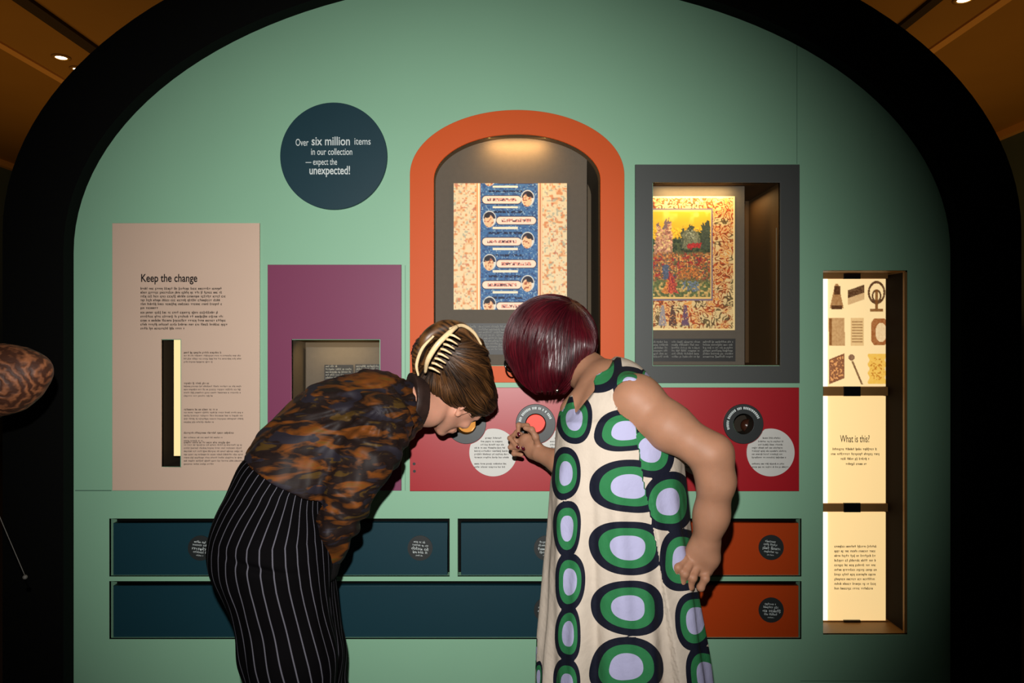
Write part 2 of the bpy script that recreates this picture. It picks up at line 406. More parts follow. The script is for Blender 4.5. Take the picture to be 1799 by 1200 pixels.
def page1(X, Y):
    n1 = vnoise(X, Y, 2.2, 1); n2 = vnoise(X, Y, 2.6, 2); n3 = vnoise(X, Y, 1.7, 3)
    c = np.zeros(X.shape+(3,))+np.array((232, 206, 160.))
    n1 = vnoise(X, Y, 4.2, 1); n2 = vnoise(X, Y, 3.6, 2); n3 = vnoise(X, Y, 3.2, 3)
    c = mixc(c, (230, 176, 122), 0.7*sm(n1, 0.52, 0.72)); c = mixc(c, (208, 118, 66), 0.65*sm(n1, 0.72, 0.86)); c = mixc(c, (150, 156, 138), 0.6*sm(n2, 0.74, 0.84)); c = mixc(c, (190, 96, 70), 0.6*sm(n3, 0.76, 0.88))
    c = mixc(c, (236, 160, 100), ((X > 837) & (X < 845)).astype(float)); c = mixc(c, (250, 232, 190), ((X > 840) & (X < 842)).astype(float))
    c = mixc(c, (240, 190, 140), ((X > 945) & (X < 953)).astype(float)); c = mixc(c, (180, 90, 60), ((X > 948) & (X < 949.5)).astype(float))
    blue = ((X > 844) & (X < 945)).astype(float)
    bl = np.zeros(X.shape+(3,))+np.array((60, 104, 150.)); bl = mixc(bl, (40, 66, 112), 0.7*sm(vnoise(X, Y, 2.8, 4), 0.5, 0.75)); bl = mixc(bl, (130, 160, 180), sm(vnoise(X, Y, 2.0, 5), 0.74, 0.84))
    for i, y in enumerate((315, 351, 387.5, 424.5, 463.5, 500.5, 538)):
        right = (i % 2 == 1)
        a, b = (848, 915) if right else (873, 941)
        dx = np.maximum(np.maximum(a+6-X, X-(b-6)), 0); d = np.hypot(dx, Y-y)
        bl = mixc(bl, (36, 34, 60), sm(-d, -8.4, -7.6)); bl = mixc(bl, (246, 214, 186), sm(-d, -7.2, -6.2))
        bl = mixc(bl, (222, 150, 128), ((np.abs(Y-y) < 3) & (X > a+8) & (X < b-8)).astype(float)*sm(vnoise(X, Y*0.7, 2.2, 6), 0.3, 0.5))
        bl = mixc(bl, (90, 50, 60), ((np.abs(Y-y) < 2) & (X > a+8) & (X < b-8)).astype(float)*sm(vnoise(X, Y*0.7, 1.7, 7), 0.55, 0.65))
        aa = 866 if right else 866
        bl = mixc(bl, (240, 222, 190), ((np.abs(Y-y-13) < 1.8) & (X > aa) & (X < 910)).astype(float))
        bl = mixc(bl, (20, 30, 60), ((np.abs(Y-y+15) < 1.8) & (X > 858) & (X < 918)).astype(float)*sm(vnoise(X, Y, 2, 9), 0.3, 0.5))
        hx = 926 if right else 859
        face = np.hypot((X-hx)/9.0, (Y-y-1)/12.0)
        halo = np.hypot((X-hx-1)/12.5, (Y-y+3)/15.0)
        bl = mixc(bl, (220, 214, 200), sm(-halo, -1.0, -0.9)); bl = mixc(bl, (40, 34, 50), sm(-halo, -0.86, -0.8)*(Y < y-3))
        bl = mixc(bl, (240, 190, 142), sm(-face, -1, -0.85)); bl = mixc(bl, (170, 90, 60), sm(-face, -1, -0.85)*sm(vnoise(X, Y, 2.2, 8), 0.62, 0.75))
        bl = mixc(bl, (30, 24, 30), sm(-np.hypot((X-hx-(4 if right else -3))/6, (Y-y+9)/5), -1, -0.7))
    return c*(1-blue[..., None])+bl*blue[..., None]
M['paper1'] = paint_mat('illuminated_paper')
tag(painted('illuminated_page', 797, 322, 996, 544, -0.047, page1, M['paper1'], None, 0.8), 'cream page with a blue centre column of banners and small heads, floral borders', 'manuscript page')
c = pbox('caption_card', 782, 568, 1000, 623, -0.047, 0.003, M['caption'], e)
greek('lettering', [(786+k*55, 575+i*5, 48, 2.4) for i in range(9) for k in range(4)], -0.0465, M['ink_dim'], c)

# grey square case
e = empty('square_display_case', W(1260, 672), 'slate grey framed display case to the right of the arched one', 'display case')
plate('surround', [rect(1116, 289, 1405, 673), rect(1146.5, 320.5, 1371, 643)], 0.010, 0.010, M['grey'], e, bev=0.001)
M['liner_brown'] = mat('brown_liner', srgb(74, 54, 30), 0.7, 0.2, noise=0.06, nscale=10)
niche('niche', rect(1147, 321, 1370, 642), -0.001, 0.34, M['liner_brown'], e)
plate('mount_board', [rect(1140, 300, 1308, 655)], -0.06, 0.012, M['board'], e)
pbox('glass_edge', 1364, 400, 1366, 640, -0.03, 0.005, mat('glass_edge_grey', srgb(110, 104, 92), 0.6, 0.2), e)
light('case_lamp', 'AREA', (W(1225, 0, 0)[0], 0.022, W(0, 325, 0)[2]), 0.9, (1, 0.70, 0.30), aim=0.25, shape='RECTANGLE', size=0.26, size_y=0.012)
light('case_lamp', 'AREA', (W(1345, 0, 0)[0], 0.20, W(0, 326, 0)[2]), 0.3, (1, 0.62, 0.25), aim=0.0, shape='RECTANGLE', size=0.03, size_y=0.2)
def page2(X, Y):
    n = [vnoise(X, Y, s_, k) for k, s_ in enumerate((3.0, 2.2, 3.6, 1.6, 5.5, 9.0))]
    wx = X+6*(vnoise(X, Y, 9, 61)-0.5); wy = Y+6*(vnoise(X, Y, 9, 62)-0.5)
    swirl = np.sin(6.2832*(2.2*vnoise(wx, wy, 7.0, 21)+0.9*vnoise(wx, wy, 4.0, 22)))
    hue = vnoise(X, Y, 13, 23)
    c = np.zeros(X.shape+(3,))+np.array((228, 194, 134.))
    lf = np.where((hue > 0.55)[..., None], np.array((196, 88, 34.)), np.where((hue < 0.3)[..., None], np.array((112, 96, 56.)), np.array((176, 96, 44.))))
    mk = (sm(swirl, -0.05, 0.35))[..., None]; c = c*(1-mk)+lf*mk
    c = mixc(c, (90, 50, 30), 0.8*sm(swirl, 0.85, 0.98)); c = mixc(c, (226, 150, 70), sm(-swirl, 0.6, 0.9)*sm(hue, 0.4, 0.6))
    inn = (X < 1248) & (Y > 372) & (Y < 522)
    frm = ((X < 1252) & (Y > 366) & (Y < 528)).astype(float)
    c = mixc(c, (120, 104, 120), frm); c = mixc(c, (236, 190, 110), ((X < 1250) & (Y > 369) & (Y < 525)).astype(float))
    X0_, Y0_ = X, Y
    X = X+5*(vnoise(X0_, Y0_, 3.5, 71)-0.5)+2.5*(vnoise(X0_, Y0_, 1.6, 73)-0.5); Y = Y+5*(vnoise(X0_, Y0_, 3.5, 72)-0.5)
    p = np.zeros(X.shape+(3,))+np.array((232, 176, 40.))
    p = mixc(p, (244, 206, 90), sm(n[5], 0.4, 0.8)*sm(-(Y), -400, -372))
    hill = 424-14*np.exp(-((X-1222)/22)**2)-6*np.sin(X*0.16)
    p = mixc(p, (76, 84, 52), sm(Y-hill, 0, 3))
    p = mixc(p, (44, 56, 38), sm(Y-hill, 0, 3)*sm(n[0], 0.5, 0.62))
    for (cx, wd_, top) in ((1157, 7, 398), (1171, 20, 404), (1165, 30, 422), (1176, 8, 392)):
        m_ = ((np.abs(X-cx) < wd_/2) & (Y > top) & (Y < 474)).astype(float)
        p = mixc(p, (206, 152, 116), m_); p = mixc(p, (160, 104, 84), m_*sm(n[1], 0.5, 0.65)); p = mixc(p, (222, 186, 120), m_*sm(n[0], 0.62, 0.75))
        p = mixc(p, (120, 96, 92), ((np.abs(X-cx) < (Y-top+wd_*1.1)*0.4) & (Y > top-wd_*1.1) & (Y < top)).astype(float)*(wd_ < 25))
    for (cx, top, hw) in ((1200, 398, 4), (1214, 392, 5), (1206, 402, 7), (1222, 404, 8), (1236, 388, 4), (1243, 384, 4), (1243, 402, 6)):
        p = mixc(p, (66, 74, 56) if hw < 7 else (112, 112, 84), ((np.abs(X-cx) < hw*np.clip((Y-top)/10, 0, 1)) & (Y > top) & (Y < 436)).astype(float))
    p = mixc(p, (150, 150, 120), ((np.abs(X-1216) < 10) & (Y > 402) & (Y < 420)).astype(float)*sm(n[3], 0.5, 0.7))
    crowd = sm(Y, 440, 450)*sm(-Y, -500, -488)
    p = mixc(p, (112, 92, 56), crowd*0.8); p = mixc(p, (176, 98, 46), crowd*sm(n[0], 0.4, 0.6)); p = mixc(p, (214, 152, 84), crowd*sm(n[1], 0.62, 0.74)); p = mixc(p, (158, 50, 40), crowd*sm(n[2], 0.68, 0.8)); p = mixc(p, (66, 66, 84), crowd*sm(n[3], 0.74, 0.86))
    p = mixc(p, (190, 110, 44), ((np.hypot((X-1212)/20, (Y-482)/12) < 1)).astype(float)*0.7*sm(n[1], 0.2, 0.6))
    p = mixc(p, (170, 44, 40), ((np.abs(X-1220) < 11) & (np.abs(Y-432) < 5)).astype(float))
    p = mixc(p, (96, 104, 58), sm(Y, 486, 498)); p = mixc(p, (196, 160, 92), sm(Y, 490, 500)*sm(n[2], 0.5, 0.65))
    m_ = ((np.abs(X-1178+2*np.sin(Y*0.3)) < 3+(Y-478)*0.33) & (Y > 478) & (Y < 516)).astype(float)
    p = mixc(p, (196, 84, 52), m_); p = mixc(p, (140, 44, 50), m_*sm(np.sin(X*1.3+Y*0.1), 0.2, 0.7)); p = mixc(p, (214, 130, 60), m_*(X < 1174))
    p = mixc(p, (84, 92, 110), ((np.abs(X-1170) < 6) & (Y > 466) & (Y < 490)).astype(float))
    p = mixc(p, (110, 120, 130), ((np.abs(X-1213) < 14) & (Y > 494) & (Y < 512)).astype(float)*sm(n[0], 0.3, 0.6))
    X, Y = X0_, Y0_
    tx = 0.78+0.44*vnoise(X, Y, 1.8, 75); p = p*np.where(Y < 400, 1.0, tx)[..., None]
    out = np.where(inn[..., None], p, c)
    bot = (Y > 530)
    fig = np.zeros(X.shape)
    for fx, fc in ((1164, (150, 140, 140)), (1204, (104, 74, 96)), (1182, (90, 60, 50))):
        mk = (bot & (np.abs(X-fx) < 2+(Y-534)*0.14) & (Y > 536) & (Y < 572)).astype(float)
        out = mixc(out, fc, mk*sm(n[3], 0.15, 0.4))
    edge = ((X > 1288) | (Y > 577) | (Y < 348)).astype(float)
    return mixc(out, (246, 216, 150), edge)
M['paper2'] = paint_mat('illuminated_paper_gold')
tag(painted('illuminated_page', 1145, 345, 1291, 580, -0.057, page2, M['paper2'], None, 0.8), 'gold and brown painted page of a castle crowd inside a scrolling leaf border', 'manuscript page')
c = pbox('caption_card', 1145, 595, 1292, 635, -0.057, 0.003, M['caption'], e)
greek('lettering', [(x0_, 602+i*5.2, w_, 2.4) for i in range(6) for x0_, w_ in ((1148, 24), (1180, 48), (1235, 52))], -0.0565, M['ink_dim'], c)

# red panel with peepholes
e = empty('peephole_panel', W(1062, 863), 'long red wall panel with a row of round black peepholes', 'display panel')
plate('board', [rect(720, 681, 1404, 863)]+[circ(rx, 745, 18.2, 40) for rx in RINGX], 0.010, 0.010, M['red'], e, bev=0.001)
for (kx, ky) in ((727.5, 815), (728, 828)): plate('keyhole', [circ(kx, ky, 2.6, 16)], 0.0106, 0.001, M['caption'], e)
M['glow_red'] = mat('red_glow', srgb(150, 8, 4), 0.5, emis=(1, 0.07, 0.03, 1), estr=0.8)
M['glow_amber'] = mat('amber_glow', srgb(220, 140, 60), 0.4, emis=(1, 0.42, 0.09, 1), estr=0.75)
M['glow_brown'] = mat('dim_brown', srgb(60, 30, 18), 0.3)
for k, rx in enumerate(RINGX):
    r = plate('peephole_ring', [circ(rx, 745, 35, 64), circ(rx, 745, 18, 40)], 0.018, 0.008, M['ring'], e, bev=0.0012)
    arctext('lettering', rx, 745, 26, math.radians(205), math.radians(20), 4.2, 0.0186, M['ink_white'], r)
    niche('peephole_tube', circ(rx, 745, 17.6, 32), -0.001, 0.07, M['liner_dark'], r, back=True)
    if k == 1: plate('lit_disc', [circ(rx, 745, 16.8, 32)], -0.05, 0.004, M['glow_red'], r)
    elif k == 0:
        plate('lit_figure', [[(804, 744), (812, 747), (824, 744), (835, 741), (835, 750), (829, 758), (818, 762), (808, 758)]], -0.05, 0.01, M['glow_amber'], r)
    elif k == 4:
        V, F = lathe([(0.0, 0.0), (0.010, 0.002), (0.018, 0.008), (0.022, 0.018), (0.024, 0.03)])
        link('dark_bowl', npmesh('dark_bowl', orient(V, W(rx+2, 746, -0.062), (0, -1, 0)), F), M['glow_brown'], r)
for k, (rx, lab) in enumerate(zip(RINGX, ('between the two bent women, nearest the raised hand', 'mostly hidden behind the raised hand and the dress edge',
        'hidden behind the oval-print dress, third from the left', 'half hidden behind the bent bare arm', 'in full view at the right end of the red panel'))):
    cx, cy = rx+47.5, 795
    # disc with a bite taken by the ring
    pts = [p for p in circ(cx, cy, 42, 90) if math.hypot(p[0]-rx, p[1]-745) > 36]
    a0 = min(range(len(pts)), key=lambda i: math.hypot(pts[i][0]-pts[i-1][0], pts[i][1]-pts[i-1][1]))
    j = max(range(len(pts)), key=lambda i: math.hypot(pts[i][0]-pts[i-1][0], pts[i][1]-pts[i-1][1]))
    pts = pts[j:]+pts[:j]
    ang1 = math.atan2(pts[-1][1]-745, pts[-1][0]-rx); ang0 = math.atan2(pts[0][1]-745, pts[0][0]-rx)
    bite = [(rx+36*math.cos(ang1+(ang0-ang1)*i/10), 745+36*math.sin(ang1+(ang0-ang1)*i/10)) for i in range(1, 10)]
    d = plate('label_disc', [pts+bite], 0.014, 0.004, M['white'])
    tag(d, 'round white text label '+lab, 'label', 'white round labels on the red panel')
    ln = [(cx-14, cy-24, 30, 2.2)] + [(cx-(22 if i < 2 else 33), cy-18+i*5.6, (46 if i < 2 else 66)*random.uniform(0.8, 1), 2.1) for i in range(9) if i != 6]
    greek('lettering', ln, 0.0146, M['ink'], d)

# drawers
DT = -0.018
niche_rows = [(192, 911, 790, 1013), (804, 911, 1408, 1013), (192, 1021, 1408, 1123)]
for r_ in niche_rows:
    o = niche('trim_7', rect(*r_), -0.001, 0.05, M['green'], None, back=False); tag(o, **S)
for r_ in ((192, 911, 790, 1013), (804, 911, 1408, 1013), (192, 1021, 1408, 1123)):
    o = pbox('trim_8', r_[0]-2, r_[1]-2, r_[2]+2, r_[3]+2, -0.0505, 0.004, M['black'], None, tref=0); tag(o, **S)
def drawer(x0, y0, x1, y1, m, badges, label, cat='drawer'):
    e = empty('drawer', W((x0+x1)/2, y1, DT), label, cat, 'low wall drawers')
    plate('drawer_front', [rect(x0, y0, x1, y1)], DT, 0.03, m, e, bev=0.001)
    for (bx, by, rot) in badges:
        b = plate('badge', [circ(bx, by, 22, 40)], DT+0.003, 0.003, M['ring'], e)
        greek('lettering', [(bx-12, by-9, 20, 2.6), (bx-14, by-3.5, 26, 2.6), (bx-15, by+3.5, 30, 3.6), (bx-12, by+9, 24, 2.6), (bx-6, by+14, 12, 1.6)], DT+0.0036, M['ink_white'], b, rot=rot, piv=(bx, by))
drawer(199, 919, 786, 1010.5, M['teal'], [(352, 963, 0.1), (738, 963, 0.1)], 'dark teal drawer in the upper row behind the pinstriped hips')
drawer(810, 919, 1098, 1010.5, M['teal'], [(960, 963, 0)], 'dark teal drawer in the upper row, partly behind the oval-print dress')
drawer(1102, 919, 1403, 1010.5, M['orange_dark'], [(1355, 962, 0.1)], 'orange drawer at the right end of the upper row, behind the fist')
drawer(199, 1029, 1098, 1120.5, M['teal'], [(960, 1072, 0)], 'long dark teal drawer in the lower row between the two women')
drawer(1102, 1029, 1403, 1120.5, M['orange_dark'], [(1355, 1072, 0.05)], 'orange drawer at the right end of the lower row')

# tall light box column
e = empty('light_box', W(1520, 1115), 'tall narrow recess at the right with three glowing cream panels', 'light box')
niche('niche', rect(1446, 475, 1594, 1115), -0.001, 0.16, M['brass'], e)
V_ = [W(1594, 478, 0), W(1594, 1112, 0)]
boxes('side_board', [(V_[0][0]-0.006, V_[0][0]-0.001, 0.012, 0.158, V_[1][2], V_[0][2])], mat('near_black_liner', srgb(22, 12, 6), 0.8, 0.1), e)
boxes('edge_strip', [(V_[0][0]-0.010, V_[0][0]-0.001, 0.0, 0.011, V_[1][2], V_[0][2])], M['brass'], e)
M['litpaper'] = paint_mat('backlit_film', 0.5, emit=0.85)
def creamglow(X, Y):
    c = np.zeros(X.shape+(3,))+np.array((248, 212, 148.))
    return c
def objects9(X, Y):
    c = np.zeros(X.shape+(3,))+np.array((246, 214, 156.))
    n = vnoise(X, Y, 2.2, 31); n2 = vnoise(X, Y, 4, 32)
    br = np.array((120, 74, 34.)); dk = np.array((70, 40, 20.))
    def put(c, mask, col): return mixc(c, col, mask.astype(float)*(0.75+0.25*n))
    cells = [(1470, 520), (1504, 512), (1540, 518), (1470, 583), (1506, 583), (1541, 583), (1470, 648), (1505, 648), (1541, 648)]
    x, y = cells[0]; c = put(c, (np.abs(X-x) < 3+((Y-y+20)/40)*9) & (np.abs(Y-y) < 22), (150, 104, 60)); c = put(c, (np.abs(X-x-1) < 6) & (np.abs(Y-y+10) < 8), dk); c = put(c, (np.abs(X-x) < 10) & (np.abs(Y-y-20) < 4), dk)
    x, y = cells[1]; c = put(c, (np.abs((X-x)*0.35+(Y-y)) < 7) & (np.abs(X-x) < 15), dk); c = put(c, (np.abs((X-x)*0.35+(Y-y)-13) < 6) & (np.abs(X-x) < 15), (196, 156, 106))
    x, y = cells[2]; d1 = np.hypot((X-x)/15, (Y-y+4)/20); c = put(c, (d1 > 0.8) & (d1 < 1.02), dk); d2 = np.hypot((X-x)/8, (Y-y-2)/11); c = put(c, (d2 > 0.72) & (d2 < 1.05), dk); c = put(c, (np.abs(X-x) < 3) & (np.abs(Y-y-8) < 18), br); c = put(c, (np.abs(X-x) < 12) & (np.abs(Y-y-27) < 2.5), br)
    x, y = cells[3]; c = put(c, (np.abs(X-x-0.2*(Y-y)*0.2) < 14) & (np.abs(Y-y) < 25), (176, 132, 84)); c = put(c, (np.abs(X-x+11) < 3) & (np.abs(Y-y) < 24), br)
    x, y = cells[4]; c = put(c, (np.abs(X-x) < 12) & (np.abs(Y-y) < 25), (216, 176, 118)); c = put(c, (np.abs(X-x) < 10) & (np.abs(Y-y) < 22) & (np.mod(Y, 5) < 1.6), (150, 110, 66))
    x, y = cells[5]; d = np.maximum(np.abs(X-x-4)/15, np.abs(Y-y)/24); c = put(c, (d < 1) & (np.hypot((X-x-4)/15, (Y-y)/24) < 1.15), (150, 84, 40)); c = put(c, (np.hypot((X-x-7)/10, (Y-y-1)/17) < 1), (240, 210, 160))
    x, y = cells[6]; c = put(c, (np.abs(X-x) < 14) & (np.abs(Y-y+0.4*(X-x)) < 22), (110, 58, 34)); c = mixc(c, (214, 150, 90), ((np.abs(X-x) < 12) & (np.abs(Y-y+0.4*(X-x)) < 19)).astype(float)*sm(n, 0.55, 0.7))
    x, y = cells[7]; c = put(c, (np.abs((X-x)-0.42*(Y-y)+2) < 1.8) & (Y > y-14) & (Y < y+28), (110, 76, 46)); c = put(c, np.hypot(X-x+9, Y-y+20) < 5.5, (120, 84, 60))
    x, y = cells[8]; c = put(c, np.maximum(np.abs(X-x)/15, np.abs(Y-y)/26)+0.1*np.sin(Y*0.4) < 1, (232, 180, 70)); c = mixc(c, (190, 120, 40), (np.hypot((X-x)/13, (Y-y)/20) < 1).astype(float)*sm(n, 0.6, 0.75))
    return c
ps = []
LT = -0.12
for k, (y0, y1, fn) in enumerate(((490, 679, objects9), (696, 884, creamglow), (900, 1090, creamglow))):
    p = painted('lit_panel', 1440, y0, 1556, y1, LT, fn, M['litpaper'], e, 1.0 if k == 0 else 8.0, thick=0.02)
    ps.append(p)
    pbox('light_strip', 1440, y0, 1454, y1, LT+0.004, 0.004, M['led_white'], e)
for (y0, y1) in ((475, 489), (680, 695), (885, 899), (1091, 1106)):
    b = pbox('cross_bar', 1440, y0, 1560, y1, LT+0.002, 0.012, M['brass'], e)
    pbox('clip', 1483, y0-1, 1512, y1+1, LT+0.008, 0.008, M['glasses'], b)
LTT = LT+0.0015
text('heading', 'What is this?', 1502, 777, 13, LTT, M['ink'], ps[1], 0.55, 'CENTER', bold=0.004)
greek('paragraph', [(1463, 791, 78, 3), (1460, 799.5, 84, 3), (1477, 808, 50, 3), (1486, 817, 34, 3)], LTT, M['ink'], ps[1])
greek('paragraph', [(1466, 962+i*8.2, 72 if i < 9 else 66, 3.0) for i in range(10)], LTT, M['ink_soft'], ps[2])


# ================================================================== IMPLICIT MODELLING TOOLS
A = np.array
def nrm(v): v = np.asarray(v, float); return v/np.linalg.norm(v)
def cone(a, b, ra, rb, k=0.02, flat=None, sub=False):
    a, b = A(a, float), A(b, float)
    return dict(t='c', a=a, b=b, ra=ra, rb=rb, k=k, flat=flat, sub=sub, bc=(a+b)/2, br=np.linalg.norm(b-a)/2+max(ra, rb)*(1.0 if flat is None else max(1, flat[1])))
def ell(c, r, R=None, k=0.02, sub=False):
    c = A(c, float)
    return dict(t='e', c=c, r=A(r, float), R=None if R is None else A(R, float), k=k, sub=sub, bc=c, br=max(r))
def chain(pts, rs, k=0.02, flat=None):
    return [cone(pts[i], pts[i+1], rs[i], rs[i+1], k, flat) for i in range(len(pts)-1)]
def sdf_prim(p, P):
    if p['t'] == 'c':
        ba = p['b']-p['a']; pa = P-p['a']; L = ba@ba
        h = np.clip(pa@ba/L, 0, 1) if L > 0 else np.zeros(len(P))
        q = pa-h[:, None]*ba
        if p['flat'] is not None:
            n, s = p['flat']; q = q+((q@n)*(1/s-1))[:, None]*n
        return np.sqrt((q*q).sum(1))-(p['ra']+(p['rb']-p['ra'])*h)
    q = P-p['c']
    if p['R'] is not None: q = q@p['R'].T
    k0 = np.sqrt(((q/p['r'])**2).sum(1)); k1 = np.sqrt(((q/(p['r']**2))**2).sum(1))+1e-9
    return k0*(k0-1)/k1
def union(prims, P, bc=None, brad=0.0):
    d = np.full(len(P), 0.5)
    for p in prims:
        if bc is not None and np.linalg.norm(p['bc']-bc)-p['br'] > brad+p['k']+0.03: continue
        e = sdf_prim(p, P); k = p['k']
        if p['sub']:
            h = np.clip(0.5-0.5*(d+e)/k, 0, 1); d = d*(1-h)-e*h+k*h*(1-h)
        else:
            h = np.clip(0.5+0.5*(e-d)/k, 0, 1); d = e*(1-h)+d*h-k*h*(1-h)
    return d
def mesh_sdf(fn, lo, hi, h, B=20, lip=1.6):
    """sparse surface nets of fn(P, block_centre, block_radius)"""
    lo = A(lo, float); hi = A(hi, float)
    nb = np.ceil((hi-lo)/(h*B)).astype(int); N = nb*B+3
    brad = h*B*0.8661
    offs = np.stack(np.meshgrid(*[np.arange(B+1)]*3, indexing='ij'), -1)
    cells, pts, quads = [], [], []
    def cid(c): return ((c[:, 0]+1)*(N[1]+1)+(c[:, 1]+1))*(N[2]+1)+(c[:, 2]+1)
    eA = A([(0,0,0),(0,0,1),(0,1,0),(0,1,1),(0,0,0),(0,0,1),(1,0,0),(1,0,1),(0,0,0),(0,1,0),(1,0,0),(1,1,0)])
    eB = A([(1,0,0),(1,0,1),(1,1,0),(1,1,1),(0,1,0),(0,1,1),(1,1,0),(1,1,1),(0,0,1),(0,1,1),(1,0,1),(1,1,1)])
    for bi in np.ndindex(*nb):
        base = A(bi)*B; c = lo+(base+B/2)*h
        d0 = fn(c[None], c, brad)[0]
        if abs(d0) > brad*lip+0.03: continue
        G = offs+base; P = lo+G*h
        D = fn(P.reshape(-1, 3), c, brad).reshape(B+1, B+1, B+1)
        s = D < 0
        if s.all() or not s.any(): continue
        cnt = sum(s[i:B+i, j:B+j, k:B+k].astype(int) for i in (0, 1) for j in (0, 1) for k in (0, 1))
        act = np.argwhere((cnt > 0) & (cnt < 8))
        acc = np.zeros((len(act), 3)); n = np.zeros(len(act))
        for a, b in zip(eA, eB):
            da = D[tuple((act+a).T)]; db = D[tuple((act+b).T)]
            m = (da < 0) != (db < 0); tt_ = np.where(m, da/np.where(m, da-db, 1), 0)
            acc += np.where(m[:, None], a+tt_[:, None]*(b-a), 0); n += m
        cells.append(cid(act+base)); pts.append(lo+(act+base+acc/n[:, None])*h)
        for ax in range(3):
            sl = [slice(0, B)]*3; sl2 = list(sl); sl2[ax] = slice(1, B+1)
            s0 = s[tuple(sl)]; s1 = s[tuple(sl2)]
            e = np.argwhere(s0 != s1)
            if not len(e): continue
            flip = s0[tuple(e.T)]
            u, v = [(1, 2), (2, 0), (0, 1)][ax]
            E = e+base; du = np.zeros(3, int); dv = np.zeros(3, int); du[u] = 1; dv[v] = 1
            q = np.stack([cid(E-du-dv), cid(E-dv), cid(E), cid(E-du)], 1)
            q[~flip] = q[~flip][:, ::-1]
            quads.append(q)
    cells = np.concatenate(cells); pts = np.concatenate(pts); quads = np.concatenate(quads)
    uc, first = np.unique(cells, return_index=True); V = pts[first]
    qi = np.searchsorted(uc, quads); qi = np.clip(qi, 0, len(uc)-1)
    ok = (uc[qi] == quads).all(1)
    return V, qi[ok]
def tubes(paths, radii, n=5, close=True):
    """paths (N,M,3), radii (N,M) -> mesh arrays"""
    P = np.asarray(paths, float); R = np.asarray(radii, float); N_, M_, _ = P.shape
    T = np.gradient(P, axis=1); T /= np.linalg.norm(T, axis=2, keepdims=True)+1e-12
    ref = np.broadcast_to(A([0.12, 0.99, 0.05]), T.shape)
    U = np.cross(T, ref); U /= np.linalg.norm(U, axis=2, keepdims=True)+1e-12
    Wv = np.cross(T, U)
    a = np.arange(n)*2*np.pi/n
    V = P[:, :, None]+R[:, :, None, None]*(U[:, :, None]*np.cos(a)[:, None]+Wv[:, :, None]*np.sin(a)[:, None])
    idx = np.arange(N_*M_*n).reshape(N_, M_, n); nx = np.roll(idx, -1, 2)
    F = np.stack([idx[:, :-1], nx[:, :-1], nx[:, 1:], idx[:, 1:]], -1).reshape(-1, 4)
    return V.reshape(-1, 3), F
def bez(pts, m=20):
    """Catmull-Rom through points"""
    p = [A(q, float) for q in pts]; p = [2*p[0]-p[1]]+p+[2*p[-1]-p[-2]]; out = []
    seg = len(p)-3; ts = np.linspace(0, seg-1e-6, m)
    for t_ in ts:
        i = int(t_); f = t_-i; a, b, c, d = p[i:i+4]
        out.append(0.5*((2*b)+(-a+c)*f+(2*a-5*b+4*c-d)*f*f+(-a+3*b-3*c+d)*f**3))
    return A(out)
def tube_obj(name, pts, r, m, parent, res=24, n=10):
    P = bez(pts, res); R = np.interp(np.linspace(0, 1, res), np.linspace(0, 1, len(r)), r) if hasattr(r, '__len__') else np.full(res, r)
    V, F = tubes(P[None], R[None], n)
    k = len(V); V = np.vstack([V, P[:1], P[-1:]])
    F = list(map(tuple, F)) + [(k, (i+1) % n, i, i) for i in range(n)] + [(k+1, (res-1)*n+i, (res-1)*n+(i+1) % n, (res-1)*n+(i+1) % n) for i in range(n)]
    me = bpy.data.meshes.new(name); me.from_pydata(V.tolist(), [], [tuple(dict.fromkeys(map(int, f))) for f in F]); me.update()
    me.polygons.foreach_set('use_smooth', [True]*len(me.polygons))
    return link(name, me, m, parent)
def bnd(*lists, m=0.04, floor=None):
    pr = [q for L in lists for q in L if not q['sub']]
    lo, hi = [], []
    for q in pr:
        if q['t'] == 'c':
            s = max(1, q['flat'][1]) if q['flat'] is not None else 1
            for e_, r_ in ((q['a'], q['ra']), (q['b'], q['rb'])): lo.append(e_-r_*s); hi.append(e_+r_*s)
        else: lo.append(q['c']-max(q['r'])); hi.append(q['c']+max(q['r']))
    return np.min(lo, 0)-m, np.max(hi, 0)+m
def sdf_obj(name, fn, lo, hi, h, m, parent, attr=None):
    V, F = mesh_sdf(fn, lo, hi, h)
    me = npmesh(name, V, F, True)
    if attr: 
        for k, f in attr.items():
            (fattr if k != 'paint' else cattr)(me, k, f(V))
    return link(name, me, m, parent)
def wob(P, f, s=0.0):
    """cheap smooth pseudo-noise in -1..1"""
    x, y, z = P[:, 0]*f, P[:, 1]*f, P[:, 2]*f
    return (np.sin(x*1.7+1.3*np.sin(y*1.1+s)+s)+np.sin(y*1.9+1.2*np.sin(z*1.3+s*2)+1.7*s)+np.sin(z*1.6+1.4*np.sin(x*0.9-s)+2.3*s))/3

